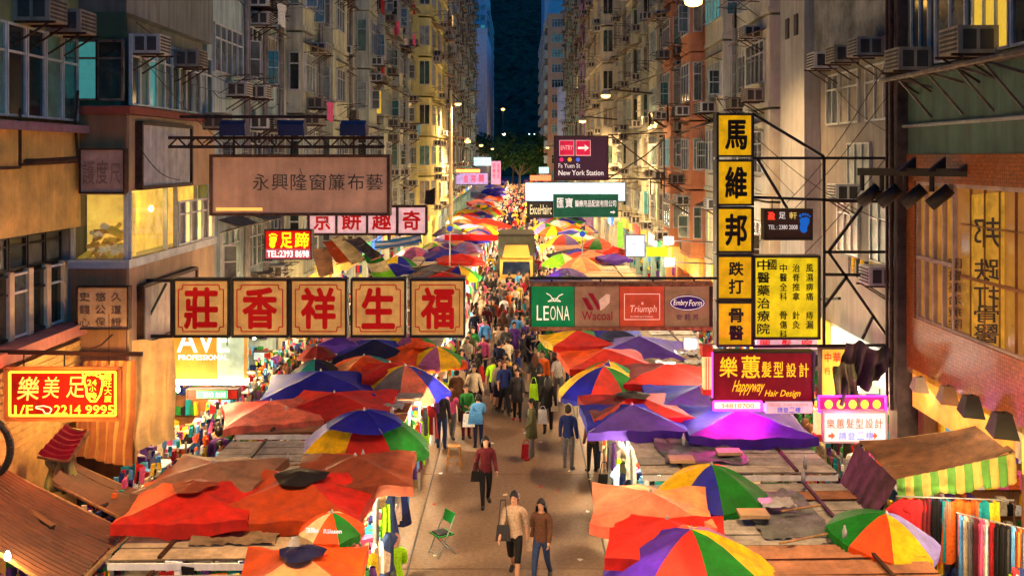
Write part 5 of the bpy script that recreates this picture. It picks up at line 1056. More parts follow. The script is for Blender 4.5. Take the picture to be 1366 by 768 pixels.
# ------------------------------------------------------------------ people
EYE = mat('eye_dark', (.01, .01, .01), var=0); LIP = mat('lips', (.3, .08, .06), var=0); GREYH = mat('grey_hair', (.5, .48, .45)); SHOE = mat('dark_shoe', (.03, .025, .025)); 
def human_joints(p):
    """p: leg and arm angles in degrees; facing -Y"""
    J = {}; sit = p.get('sit', 0); hz = .5 if sit else .92
    sp = [('pel', 0, hz, .12), ('waist', 0, hz + .14, .115), ('chest', 0, hz + .32, .14), ('uch', .01, hz + .46, .1), ('neck', .005, hz + .545, .05), ('jaw', -.012, hz + .6, .062), ('head', -.005, hz + .69, .088), ('top', .005, hz + .755, .062)]
    ln = R(p.get('lean', 0))
    for n, y, z, r in sp: J[n] = (Vector((0, y - (z - hz) * math.sin(ln), z)), r)
    E = [('pel', 'waist'), ('waist', 'chest'), ('chest', 'uch'), ('uch', 'neck'), ('neck', 'jaw'), ('jaw', 'head'), ('head', 'top')]
    for s, sx in (('l', 1), ('r', -1)):
        h = Vector((sx * .085, 0, hz - .05)); a = R(p.get(s + 'th', 0)); k = R(p.get(s + 'kn', 0))
        kn = h + Vector((sx * .01, -math.sin(a) * .42, -math.cos(a) * .42)); an = kn + Vector((0, -math.sin(a - k) * .4, -math.cos(a - k) * .4)); b = a - k
        toe = an + Vector((sx * .03, -.15 * math.cos(b * .6), -.035 + .15 * math.sin(b * .6)))
        for n, v, r in (('hip', h, .088), ('knee', kn, .056), ('ank', an, .038), ('toe', toe, .032)): J[s + n] = (v, r)
        sh = J['uch'][0] + Vector((sx * .165, 0, -.015)); u = R(p.get(s + 'ar', 0)); e = R(p.get(s + 'el', 10)); o = R(p.get(s + 'out', 9))
        el = sh + Vector((sx * math.sin(o) * .27, -math.sin(u) * .27, -math.cos(u) * math.cos(o) * .27)); w_ = el + Vector((sx * p.get(s + 'in', .02), -math.sin(u + e) * .24, -math.cos(u + e) * .24)); hd = w_ + (w_ - el).normalized() * .07
        for n, v, r in (('sh', sh, .06), ('elb', el, .042), ('wri', w_, .028), ('hand', hd, .033)): J[s + n] = (v, r)
        E += [('pel', s + 'hip'), (s + 'hip', s + 'knee'), (s + 'knee', s + 'ank'), (s + 'ank', s + 'toe'), ('uch', s + 'sh'), (s + 'sh', s + 'elb'), (s + 'elb', s + 'wri'), (s + 'wri', s + 'hand')]
    return J, E
def region(a, b):
    k = b.lstrip('lr') if b[0] in 'lr' and b not in ('l', 'r') else b
    return {'waist': 'torso', 'chest': 'torso', 'uch': 'torso', 'neck': 'neck', 'jaw': 'head', 'head': 'head', 'top': 'head', 'hip': 'torso', 'knee': 'thigh', 'ank': 'shin', 'toe': 'foot', 'sh': 'torso', 'elb': 'upper', 'wri': 'fore', 'hand': 'hand'}[k]
def make_human(p):
    J, E = human_joints(p); names = list(J); me = bpy.data.meshes.new('body_base')
    me.from_pydata([J[n][0] for n in names], [(names.index(a), names.index(b)) for a, b in E], [])
    o = bpy.data.objects.new('body_base', me); COL.objects.link(o); md = o.modifiers.new('s', 'SKIN'); sb = o.modifiers.new('u', 'SUBSURF'); sb.levels = 1; sb.render_levels = 1; md.use_smooth_shade = True
    for i, n in enumerate(names):
        r = J[n][1]; sv = me.skin_vertices[0].data[i]; flat = .72 if n in ('pel', 'waist', 'chest', 'uch') else 1; sv.radius = (r, r * flat) if n != 'head' else (r * .88, r); sv.use_root = n == 'pel'
    ev = bpy.data.meshes.new_from_object(o.evaluated_get(bpy.context.evaluated_depsgraph_get()))
    V = [v.co.copy() for v in ev.vertices]; N = [v.normal.copy() for v in ev.vertices]; Fc = [tuple(f.vertices) for f in ev.polygons]
    bpy.data.objects.remove(o); bpy.data.meshes.remove(ev); bpy.data.meshes.remove(me)
    segs = [(J[a][0], J[b][0], (J[a][1] + J[b][1]) / 2, region(a, b)) for a, b in E]; reg = []
    for f in Fc:
        c = sum((V[i] for i in f), Vector()) / len(f); best = None
        for a, b, r, g in segs:
            d = b - a; t = max(0, min(1, (c - a).dot(d) / d.length_squared)); q = (c - (a + d * t)).length / r
            if best is None or q < best[0]: best = (q, g)
        reg.append(best[1])
    hz = .5 if p.get('sit') else .92; hd = J['head'][0]; out = {}
    def sub(test, t):
        idx = {}; mb = MB(); fs = []
        for f, g in zip(Fc, reg):
            c = sum((V[i] for i in f), Vector()) / len(f)
            if test(g, c):
                fs.append(tuple(idx.setdefault(i, len(idx)) for i in f))
        vs = [None] * len(idx)
        for i, k in idx.items(): vs[k] = V[i] + N[i] * t
        return mb.add(vs, fs)
    b = MB().add(V, Fc)
    for sx in (-1, 1):
        s = 'l' if sx > 0 else 'r'; w_, h_ = J[s + 'wri'][0], J[s + 'hand'][0]; d = (h_ - w_).normalized(); side = Vector((1, 0, 0)) if abs(d.x) < .8 else Vector((0, 1, 0)); fw = d.cross(side).normalized()
        for i, L in enumerate((.06, .07, .065, .05)):
            a = h_ + fw * (.027 - .018 * i) + d * .012; m_ = a + d * L * .6 - side * sx * .006; b.tube(a, m_, .0095, 5, r2=.0085).tube(m_, m_ + d * L * .4 - side * sx * .018, .0085, 5, r2=.006)
        a = h_ - d * .02 + fw * .028; b.tube(a, a + fw * .022 + d * .03, .011, 5, r2=.009).tube(a + fw * .022 + d * .03, a + fw * .026 + d * .055, .009, 5, r2=.006)
        b.lathe([(.006, -.03), (.018, 0), (.006, .03)], hd + Vector((sx * .088, .008, -.015)), 6)
    b.add([hd + Vector(v) for v in ((-.014, -.088, -.03), (.014, -.088, -.03), (0, -.112, -.032), (0, -.086, .015))], [(0, 1, 2), (1, 3, 2), (3, 0, 2)])
    for sx in (-1, 1): b.add([hd + Vector((sx * .031 + .008 * math.cos(a), -.092 + .006 * abs(math.cos(a)), .008 + .005 * math.sin(a))) for a in (0, 1.05, 2.1, 3.14, 4.2, 5.2)], [(0, 1, 2, 3, 4, 5)], 1)
    b.add([hd + Vector(v) for v in ((-.022, -.086, -.058), (.022, -.086, -.058), (.014, -.089, -.066), (-.014, -.089, -.066))], [(0, 1, 2, 3)], 2)
    out['body'] = (b, [SKIN, EYE, LIP])
    ls, lt = p.get('sleeve', 1), p.get('legs', 1)
    out['shirt'] = (sub(lambda g, c: (g == 'torso' and c.z > hz - .04) or g == 'upper' or (ls and g == 'fore'), .016), GR['white'])
    if p.get('skirt'):
        k = MB(); k.lathe([(.14, hz + .06), (.17, hz - .08), (.2, hz - .3), (.22, hz - .42)], (0, 0, 0), 14); k.v = [(x, y * .75, z) for x, y, z in k.v]; out['skirt'] = (k, GR['black'])
    else: out['trousers'] = (sub(lambda g, c: (g == 'torso' and c.z < hz + .06) or g == 'thigh' or (lt and g == 'shin'), .011), GR['navy'])
    if p.get('coat'):
        k = MB(); k.lathe([(.16, hz + .3), (.165, hz + .08), (.19, hz - .1), (.2, hz - .3)], (0, .0, 0), 14); k.v = [(x, y * .8, z) for x, y, z in k.v]; out['coat'] = (k, GR['olive'])
    out['shoes'] = (sub(lambda g, c: g == 'foot', .014), SHOE)
    hr = MB()
    def cap(u, v):
        az = 2 * math.pi * u; bk = .5 + .5 * math.sin(az); lo = .05 - .15 * bk ** .7; zz = .128 + (lo - .128) * v ** 1.9; k = math.sqrt(max(0, 1 - (max(zz, 0) / .13) ** 2)); k *= 1 if zz > 0 else 1 + zz * 1.6
        return (hd.x + math.cos(az) * .093 * k, hd.y + .014 + math.sin(az) * .103 * k, hd.z + zz)
    hr.grid(cap, 16, 9)
    0 and sub(lambda g, c: g in ('head',) and (c.z > hd.z + .05 or (c.y > hd.y + .005 and c.z > hd.z - .07) or (c.z > hd.z - .0 and abs(c.x) > .06 and c.y > hd.y - .05)), .017)
    if p.get('long'):
        def fn(u, v):
            a = math.pi * (u * 1.25 - .125); wv = .098 + .03 * math.sin(math.pi * v); return (hd.x + math.cos(a) * wv, hd.y + .02 + math.sin(a) * (.085 + .02 * v), hd.z + .04 - .36 * v)
        hr.grid(fn, 8, 6)
    out['hair'] = (hr, HAIR); return out
POSES = dict(
    walk=dict(lth=24, lkn=6, rth=-20, rkn=22, lar=-22, rar=24, lel=18, rel=28), walk2=dict(lth=-18, lkn=30, rth=22, rkn=4, lar=20, rar=-24, lel=30, rel=12, sleeve=0),
    stand=dict(lth=2, rth=-3, lar=4, rar=-2, lel=12, rel=14), phone=dict(lth=3, rth=-2, lar=28, lel=75, lin=-.1, rar=2, rel=10, sleeve=0), carry=dict(lth=-3, rth=8, rkn=10, lar=20, lel=62, lin=-.12, rar=22, rel=66, rin=-.12),
    wshort=dict(lth=20, lkn=8, rth=-18, rkn=22, lar=-16, rar=18, lel=14, rel=14, sleeve=0, legs=0), woman=dict(lth=18, lkn=5, rth=-15, rkn=20, lar=-12, rar=16, lel=18, rel=36, long=1, sleeve=0), woman2=dict(lth=-12, lkn=20, rth=16, rkn=4, lar=12, rar=-14, lel=30, rel=14, long=1),
    skirt=dict(lth=12, lkn=10, rth=-10, rkn=14, lar=-8, rar=10, lel=30, rel=16, long=1, skirt=1, legs=0), coat=dict(lth=4, rth=-5, lar=10, rar=-6, lel=40, rel=16, coat=1), sit=dict(sit=1, lth=82, lkn=82, rth=86, rkn=80, lar=25, rar=20, lel=50, rel=45, sleeve=0))
HT = {}; HJ = {}
def person(x, y, rz, pose, top, legs, lab, grp='people in the market aisle', h=1.66, hair=None, shoe=None, over=None, z=0):
    """rz degrees: 0 faces the viewpoint, 180 walks away"""
    sc = h / (1.70 if pose != 'sit' else 1.70); ov = {'shirt': GR[top], 'trousers': GR[legs], 'skirt': GR[legs], 'coat': GR[top]}
    if hair: ov['hair'] = hair
    if shoe: ov['shoes'] = GR[shoe]
    if over: ov.update(over)
    if y < 70:
        if pose not in HT:
            r = thing('person', lab, 'person', (0, 0, 0), grp)
            for k, (mb, ms) in make_human(POSES[pose]).items(): mb.build(k, ms, r, smooth=True)
            for c in kids(r): paint(c, ov)
            r.location = (x, y, z); r.rotation_euler = (0, 0, R(rz)); r.scale = (sc * 1.04, sc * 1.04, sc); HT[pose] = r; return r
        r = HT[pose]; rr = r.copy(); COL.objects.link(rr); rr.location = (x, y, z); rr.rotation_euler = (0, 0, R(rz)); rr.scale = (sc * 1.04, sc * 1.04, sc); tag(rr, lab, 'person', grp)
        for c in kids(r): d = c.copy(); COL.objects.link(d); d.parent = rr; paint(d, ov)
        return rr
    if pose not in HJ:
        j = MB(); ms = []
        for k, (mb, mm) in make_human(POSES[pose]).items():
            m0 = mm[0] if isinstance(mm, list) else mm; ms.append((k, m0)); j.add(mb.v, mb.f, len(ms) - 1)
        me = j.data('person', smooth=True); [me.materials.append(m) for _, m in ms]; HJ[pose] = me, [k for k, _ in ms]
    me, ks = HJ[pose]; o = link('person', me, None, (x, y, z), R(rz), lab, 'person', grp); o.scale = (sc, sc, sc)
    for i, k in enumerate(ks):
        if k in ov: o.material_slots[i].link = 'OBJECT'; o.material_slots[i].material = ov[k]
    return o
def at(px, py): s = (py - HZ) / H; return (px - CX) / s, F / s
def bag(px, py, Y, c, lab, w_=.28, h_=.32, strap=.25):
    c0 = P(px, py, Y); mb = MB(); mb.add([c0 + Vector(v) for v in ((-w_ / 2, -.05, -h_), (w_ / 2, -.05, -h_), (w_ / 2, .06, -h_), (-w_ / 2, .06, -h_), (-w_ * .4, -.02, 0), (w_ * .4, -.02, 0), (w_ * .4, .03, 0), (-w_ * .4, .03, 0))],
        [(0, 3, 2, 1), (4, 5, 6, 7), (0, 1, 5, 4), (1, 2, 6, 5), (2, 3, 7, 6), (3, 0, 4, 7)])
    mb.path([c0 + Vector((-w_ * .3, 0, 0)), c0 + Vector((-w_ * .15, 0, strap)), c0 + Vector((w_ * .15, 0, strap)), c0 + Vector((w_ * .3, 0, 0))], .012, 4); return mb.build('bag', GR[c], None, label=lab, cat='bag')
def pers(px, feet, rz, pose, top, legs, lab, h=1.66, **k): x, y = at(px, feet); return person(x, y, rz, pose, top, legs, lab, h=h, **k)
pers(686, 775, -12, 'wshort', 'beige', 'black', 'man in a pale t-shirt and black shorts walking toward the viewpoint with a shoulder bag', h=1.78)
bag(671, 700, 19.4, 'charcoal', 'dark shoulder bag at the hip of the man in black shorts', .3, .3, .5)
pers(722, 776, -20, 'woman2', 'brown', 'jeans', 'woman in a brown jacket and jeans walking beside the man in black shorts', h=1.64); bag(711, 716, 19.6, 'beige', 'tan handbag carried by the woman in the brown jacket', .28, .26, .2)
pers(648, 675, 10, 'woman2', 'maroon', 'black', 'woman in a maroon jacket and black leggings walking alone down the middle', h=1.68); bag(635, 628, 23.6, 'black', 'black handbag on the arm of the woman in maroon', .26, .24, .2)
pers(709, 612, -80, 'coat', 'olive', 'grey', 'person in a long olive coat and red shoes standing sideways in the aisle', h=1.68, shoe='red'); bag(702, 592, 27.4, 'red', 'bright red shopping bag held by the person in the olive coat', .3, .4, .12)
pers(758, 626, 165, 'stand', 'blue', 'grey', 'man in a navy blue t-shirt and grey trousers standing with his back turned', h=1.74)
pers(790, 629, 200, 'stand', 'brown', 'black', 'person in a patterned brown jacket standing at the right stall edge', h=1.55); pers(803, 626, 170, 'stand', 'navy', 'jeans', 'person in navy and jeans browsing under the blue purple canopy', h=1.66)
pers(820, 665, 150, 'woman', 'beige', 'black', 'woman with long brown hair and a pale top browsing at the right stall', h=1.66, hair=mat('brown_hair', (.1, .035, .015))); bag(806, 632, 24, 'black', 'large black bag behind the woman in the pale top', .34, .36, .3)
pers(838, 662, 160, 'woman2', 'white', 'navy', 'woman in white blouse browsing beside the hanging white bag', h=1.6)
pers(589, 598, 175, 'stand', 'charcoal', 'jeans', 'man in a dark jacket and jeans standing with his back turned at the left stalls', h=1.74)
pers(622, 584, 10, 'carry', 'green', 'maroon', 'woman in a green top and maroon trousers facing the viewpoint near the left stalls', h=1.6)
pers(638, 597, 190, 'carry', 'skyblue', 'navy', 'person carrying a bright blue backpack beside the woman in green', h=1.55); bag(634, 548, 27.6, 'skyblue', 'bright blue bag carried in the aisle', .42, .36, .1); bag(625, 552, 28.2, 'white', 'white plastic bag beside the bright blue one', .36, .36, .08)
pers(609, 562, 185, 'coat', 'brown', 'charcoal', 'person in a brown coat walking away past the striped umbrella', h=1.68)
pers(637, 540, 180, 'woman2', 'red', 'black', 'person in a bright red jacket with long hair in the aisle', h=1.6)
pers(658, 541, 170, 'wshort', 'lime', 'navy', 'person with a lime green backpack over dark clothes in the aisle', h=1.64)
pers(677, 545, 0, 'stand', 'navy', 'jeans', 'man in navy walking toward the viewpoint next to the skirted woman', h=1.7); pers(687, 551, 0, 'skirt', 'black', 'skyblue', 'woman in a black sweater and pale blue skirt walking toward the viewpoint', h=1.66)
pers(731, 577, 180, 'woman2', 'black', 'black', 'woman all in black with long hair walking away, white bag at her side', h=1.72); bag(724, 546, 29.4, 'white', 'white plastic bag beside the woman in black', .3, .42, .1); bag(740, 535, 30, 'cream', 'cream tote bag on the right of the woman in black', .24, .3, .25)
pers(719, 560, 180, 'stand', 'black', 'charcoal', 'person in dark clothes with a lime yellow bag walking away', h=1.68); bag(712, 512, 31, 'lime', 'lime yellow shoulder bag in the aisle', .3, .5, .2)
pers(745, 535, 0, 'woman', 'white', 'grey', 'woman in a pale patterned top in the aisle right of the lime bag', h=1.64); pers(603, 585, 170, 'woman', 'pink', 'grey', 'person in a pink top bending at the left stall', h=1.5)
pers(576, 590, 150, 'carry', 'pink', 'jeans', 'person in a pink striped top behind the two tiered umbrella', h=1.6)
# seated pair bottom left of the aisle
pers(527, 800, 200, 'sit', 'lime', 'grey', 'bald man in a lime green shirt sitting at the bottom edge beside the left stall', h=1.68, hair=SKIN, z=.0)
pers(511, 818, 10, 'sit', 'charcoal', 'black', 'seated woman with black hair beside the man in lime green', h=1.6)
# dense crowd
rq = random.Random(21); TOPS = ['white', 'white', 'cream', 'beige', 'pink', 'black', 'black', 'charcoal', 'grey', 'red', 'blue', 'navy', 'pink', 'beige', 'yellow', 'orange', 'teal', 'maroon', 'brown', 'skyblue', 'cream', 'green', 'purple', 'olive']; BOT = ['black', 'navy', 'jeans', 'jeans', 'charcoal', 'grey', 'brown', 'beige', 'black']
PO = ['walk', 'walk2', 'stand', 'phone', 'carry', 'wshort', 'woman', 'woman2', 'skirt', 'coat', 'woman', 'walk']
def place_word(y):
    return 'just beyond the open aisle' if y < 37 else 'under the character row' if y < 45 else 'between the character row and the truck' if y < 58 else 'beside the yellow truck' if y < 66 else 'behind the truck' if y < 85 else 'far up the aisle'
pts = []; n = 0; y = 31.5
while y < 101 and n < 222:
    k = 2 if y < 36 else 4 if y < 58 else 2
    for i in range(k):
        x = rq.uniform(-2.1, 1.95); yy = y + rq.uniform(-.35, .35)
        if 58.4 < yy < 66.2 and abs(x + .1) < 1.45: x = rq.choice((-1, 1)) * rq.uniform(1.5, 2.2)
        if any((x - a) ** 2 + (yy - b) ** 2 < .2 for a, b in pts[-16:]): continue
        pts.append((x, yy)); t = rq.choice(TOPS); b = rq.choice(BOT); rz = rq.choice((0, 180, 180, 0, 90)) + rq.uniform(-25, 25); po = rq.choice(PO); n += 1
        person(x, yy, rz, po, t, b, f'{"long haired " if po in ("woman", "woman2", "skirt") else ""}person in {t} {"coat" if po == "coat" else "top"} and {b} {"skirt" if po == "skirt" else "shorts" if po == "wshort" else "trousers"} {place_word(yy)}', 'people in the dense crowd', h=rq.uniform(1.52, 1.78))
    y += .66 if y < 60 else .7 if y < 80 else .9
for i in range(40):
    sg = -1 if i < 26 else 1; x = sg * rq.uniform(6.65, 8.1); yy = rq.uniform(18.5, 46) if sg < 0 else rq.uniform(17.5, 38); t = rq.choice(TOPS[:2] + TOPS[9:]); b = rq.choice(BOT); po = rq.choice(PO)
    person(x, yy, rq.choice((0, 180, 90, -90)) + rq.uniform(-30, 30), po, t, b, f'person in {t} top on the {"left" if sg < 0 else "right"} walkway behind the stalls', f'people on the {"left" if sg < 0 else "right"} walkway', h=rq.uniform(1.5, 1.75), z=.12)
cm = MB(); CMATS = [GR[k] for k in ('white', 'black', 'red', 'navy', 'pink', 'beige', 'grey', 'blue', 'yellow')] + [SKIN, HAIR, GR['jeans']]
for i in range(420):
    yy = 101 + (i / 420) ** .9 * 150; x = rq.uniform(-2.3, 2.2); h = rq.uniform(1.5, 1.75); t = rq.randrange(9)
    for e in (-1, 1): cm.tube((x + e * .09, yy, 0), (x + e * .08, yy, h * .5), .06, 5, 11 if t % 2 else 1, r2=.09)
    cm.tube((x, yy, h * .48), (x, yy, h * .84), .16, 6, t, r2=.2)
    for e in (-1, 1): cm.tube((x + e * .2, yy, h * .8), (x + e * .24, yy - .1, h * .48), .05, 4, t)
    cm.lathe([(.05, h * .84), (.09, h * .9), (.1, h * .95), (.05, h)], (x, yy, 0), 6, 10 if i % 2 else 9)
cm.build('crowd', CMATS, None, kind='stuff', label='distant crowd of shoppers filling the far end of the aisle')
# ------------------------------------------------------------------ trees
LEAF = [mat('leaf_%d' % i, c, rough=.6, var=.3, scale=4, trans=.15) for i, c in enumerate(((.035, .09, .02), (.055, .12, .03), (.03, .06, .018)))]
BARK = mat('bark', (.1, .07, .045), var=.4, scale=6)
def tree(x, y, h, rad, lab, n=2600, seed=1, ls=.32):
    q = random.Random(seed); r = thing('tree', lab, 'tree', (x, y, 0), 'trees at the far end of the street'); z0 = h * .35
    t = MB().tube((x, y, 0), (x + .2, y, z0), .32, 8, r2=.22); cl = []
    for i in range(11):
        a = q.uniform(0, 6.28); d = rad * q.uniform(.35, .85); c = Vector((x + d * math.cos(a), y + d * math.sin(a), h * q.uniform(.5, .9))); cl.append((c, rad * q.uniform(.28, .46)))
        m_ = Vector((x + .2, y, z0)).lerp(c, .5) + Vector((0, 0, .4)); t.tube((x + .2, y, z0), m_, .14, 6, r2=.09).tube(m_, c, .09, 5, r2=.03)
    t.build('trunk', BARK, r); cr = MB()
    for i in range(n):
        c, s_ = cl[i % len(cl)]; v = Vector((q.gauss(0, 1), q.gauss(0, 1), q.gauss(0, .8))); v = v.normalized() * s_ * q.random() ** .4; p = c + v; u = Vector((q.gauss(0, 1), q.gauss(0, 1), q.gauss(0, 1))).normalized(); w_ = u.orthogonal().normalized(); L = ls * q.uniform(.6, 1.3)
        cr.add([p - u * L, p + w_ * L * .5, p + u * L, p - w_ * L * .5], [(0, 1, 2, 3)], q.choice((0, 0, 1, 2)))
    cr.build('crown', LEAF, r)
tree(.2, 205, 13, 6.2, 'broad leafy tree closing the far end of the street', 5200, 1, .42); tree(-5.5, 225, 15, 5.5, 'darker tree behind the lilac board at the far left', 3600, 2, .42); tree(4.6, 235, 12, 4.5, 'low tree between the street end and the tan block', 2600, 3, .42); tree(-1.5, 262, 14, 6, 'tree further back toward the hillside', 2600, 4, .5); tree(-12, 300, 16, 7, 'tree at the foot of the lavender gable wall', 2600, 5, .5)
t = thing('road_lamp', 'lone tall lamp post glowing in front of the dark hillside', 'street lamp', P(671, 195, 290)); a = P(671, 146, 290); b = P(671, 205, 290); MB().tube(b, a, .14, 6).build('post', M['steel'], t); MB().lathe([(.1, .3), (.55, 0), (.4, -.25)], a, 10).build('lamp_glass', bulb, t)
t = thing('path_lamp', 'low glowing lamp under the lone tall lamp post', 'street lamp', P(672, 182, 300)); MB().lathe([(.1, .3), (.5, 0), (.3, -.3)], P(672, 179, 300), 10).build('lamp_glass', glow('far_lamp_white', (1, .9, .7), 12), t); MB().tube(P(672, 180, 300), P(672, 200, 300), .1).build('post', M['steel'], t)
for x in (706, 713): MB().lathe([(.1, .15), (.28, 0), (.1, -.15)], P(x, 179, 330), 8).build('hill_lamp', glow('far_cold_lamp', (.6, .9, 1), 4), None, label='tiny cold light on the road at the foot of the hill', cat='lamp', group='tiny lights below the hillside')
# ------------------------------------------------------------------ truck
TY = mat('truck_yellow_paint', lin((205, 165, 75)), rough=.3, var=.06, spec=.5); tr = thing('box_truck', 'yellow light truck with a tall wind deflector and dark box parked in the crowd', 'truck', (-.1, 59, 0)); TX, Yt = -.1, 59
def bb(n, m_, *a, par=tr): return MB().box(*a).build(n, m_, par)
cab = MB(); prof = [(0, .55), (0, 1.35), (.28, 2.15), (.45, 2.28), (1.7, 2.32), (1.7, .55)]
for sx in (-1, 1): pass
vs = [(TX + sx * 1.0, Yt + y, z) for sx in (-1, 1) for y, z in prof]; n_ = len(prof); cab.add(vs, [tuple(range(n_)), tuple(range(n_, 2 * n_))[::-1]] + [(i, n_ + i, n_ + (i + 1) % n_, (i + 1) % n_) for i in range(n_)]); cab.build('cab', TY, tr)
MB().add([(TX - .86, Yt - .005, 1.38), (TX + .86, Yt - .005, 1.38), (TX + .8, Yt + .262, 2.12), (TX - .8, Yt + .262, 2.12)], [(0, 1, 2, 3)]).build('windscreen', glass('truck_glass', (.02, .025, .03)), tr)
dfl = MB(); dfl.add([(TX - .85, Yt + .35, 2.33), (TX + .85, Yt + .35, 2.33), (TX + .7, Yt + .85, 3.05), (TX - .7, Yt + .85, 3.05), (TX - .85, Yt + 1.3, 2.33), (TX + .85, Yt + 1.3, 2.33), (TX + .7, Yt + 1.3, 3.05), (TX - .7, Yt + 1.3, 3.05)], [(0, 1, 2, 3), (3, 2, 6, 7), (0, 3, 7, 4), (1, 5, 6, 2)]); dfl.build('wind_deflector', TY, tr)
bb('cargo_box', mat('truck_box_green_grey', (.06, .065, .05), streak=.3), TX - 1.14, TX + 1.14, Yt + 1.8, Yt + 6.4, 1.0, 3.62); bb('box_rim', M['black'], TX - 1.17, TX + 1.17, Yt + 1.76, Yt + 1.83, 3.55, 3.67)
bb('bumper', M['black'], TX - 1.0, TX + 1.0, Yt - .12, Yt + .02, .42, .7); bb('grille', M['black'], TX - .55, TX + .55, Yt - .02, Yt + .01, .9, 1.15); bb('number_plate', M['white'], TX - .26, TX + .26, Yt - .14, Yt - .12, .5, .62)
for sx in (-1, 1):
    bb('headlight', mat('headlight_lens', (.7, .7, .65), rough=.1), *sorted((TX + sx * .62, TX + sx * .92)), Yt - .03, Yt + .01, .85, 1.08); bb('mirror', M['black'], *sorted((TX + sx * 1.1, TX + sx * 1.3)), Yt + .1, Yt + .18, 1.6, 2.0); MB().tube((TX + sx * 1.0, Yt + .15, 1.9), (TX + sx * 1.15, Yt + .14, 1.9), .02).build('mirror_arm', M['black'], tr)
    bb('side_window', PANES[0], *sorted((TX + sx * 1.0, TX + sx * 1.006)), Yt + .4, Yt + 1.4, 1.4, 2.05)
    for yy in (.8, 5.0): MB().tube((TX + sx * .78, Yt + yy, .42), (TX + sx * 1.04, Yt + yy, .42), .42, 18).build('wheel', M['rubber'], tr)
    MB().tube((TX + sx * .3, Yt + .22, 1.4), (TX - sx * .25, Yt + .12, 1.75), .012, 4).build('wiper', M['black'], tr)
bb('chassis', M['black'], TX - .5, TX + .5, Yt + .5, Yt + 6.3, .55, .98)
# ------------------------------------------------------------------ chair and stool
x, y = at(590, 738); t = thing('folding_chair', 'green folding chair with a black cushion standing alone in the aisle', 'chair', (x, y, 0)); GP = mat('chair_green', lin((30, 150, 60)), rough=.4); a = R(35)
def cr(u, v, z): return (x + u * math.cos(a) - v * math.sin(a), y + u * math.sin(a) + v * math.cos(a), z)
for e in (-.2, .2): MB().tube(cr(-.22, e, 0), cr(.2, e, .85), .013, 8).build('leg', M['steel'], t); MB().tube(cr(.24, e * .9, 0), cr(-.16, e * .9, .45), .013, 8).build('leg', M['steel'], t)
MB().box(-.2, .18, -.2, .2, .43, .455).build('seat', GP, t, off=(0, 0, 0)).rotation_euler = (0, 0, a); MB().box(-.17, .12, -.16, .16, .456, .475).build('cushion', M['black'], t, off=(0, 0, 0)).rotation_euler = (0, 0, a)
MB().slab([cr(.14, -.2, .66), cr(.14, .2, .66), cr(.21, .2, .88), cr(.21, -.2, .88)], .02).build('backrest', GP, t); MB().tube(cr(-.2, -.2, .06), cr(-.2, .2, .06), .01).tube(cr(.2, -.18, .06), cr(.2, .18, .06), .01).build('stretcher', M['steel'], t)
x, y = at(606, 624); t = thing('wooden_stool', 'small orange wooden step stool standing at the left edge of the aisle', 'stool', (x, y, 0)); WO = mat('orange_wood', (.5, .24, .07), var=.3, scale=10)
MB().box(x - .17, x + .17, y - .14, y + .14, .6, .63).build('seat', WO, t)
for e in (-1, 1):
    for f in (-1, 1): MB().bar((x + e * .2, y + f * .16, 0), (x + e * .14, y + f * .1, .6), .035).build('leg', WO, t)
for zz in (.15, .35): MB().box(x - .18, x + .18, y - .15, y - .13, zz, zz + .035).build('rung', WO, t)
# ------------------------------------------------------------------ awnings, sheets and tarpaulins
def sheet_roof(quad, n, m_, lab, name='sheet_awning', cat='awning', t=.03, wave=.012, part='tin_sheet'):
    q = [P(*p) for p in quad]; c = sum(q, Vector()) / 4; r = thing(name, lab, cat, (c.x, c.y, 0))
    for i in range(n):
        u0, u1 = i / n, (i + 1) / n; mb = MB(); off = random.uniform(0, .02)
        def fn(u, v):
            uu = u0 + (u1 - u0) * u * 1.01; a = q[0].lerp(q[3], uu); b = q[1].lerp(q[2], uu); p = a.lerp(b, v * (1 - random.uniform(0, .008))); p.z += off + wave * math.sin(u * 6 * math.pi) - .08 * math.sin(math.pi * v); return p
        mb.grid(fn, 12, 4).build(part, m_[i % len(m_)] if isinstance(m_, list) else m_, r)
    e = MB(); e.bar(q[1] - Vector((0, 0, .06)), q[2] - Vector((0, 0, .06)), .06).bar(q[0] - Vector((0, 0, .06)), q[1] - Vector((0, 0, .06)), .04).bar(q[3] - Vector((0, 0, .06)), q[2] - Vector((0, 0, .06)), .04); e.build('edge_rail', M['wood'], r); return r, q
RUST = mat('rust_brown_awning', (.11, .036, .016), rough=.6, var=.4, scale=1.6, bump=.2, streak=.2)
r, q = sheet_roof([(0, 620, 16.4), (172, 706, 16.2), (88, 790, 14.2), (-92, 673, 14.3)], 7, RUST, 'large rust brown sheet awning sloping out of the bottom left corner')
MB().bar(P(-4, 654, 16), P(70, 704, 15.4), .09).build('loose_batten', M['black'], r)
r, q = sheet_roof([(92, 612, 19.2), (190, 655, 18.8), (168, 690, 17.6), (70, 640, 17.9)], 4, RUST, 'smaller rust brown awning behind the large one at the left')
r, q = sheet_roof([(88, 566, 19), (118, 572, 19), (92, 612, 18.6), (50, 605, 18.6)], 2, mat('maroon_board', (1, 1, 1)), 'small tilted maroon board under the left neon sign')
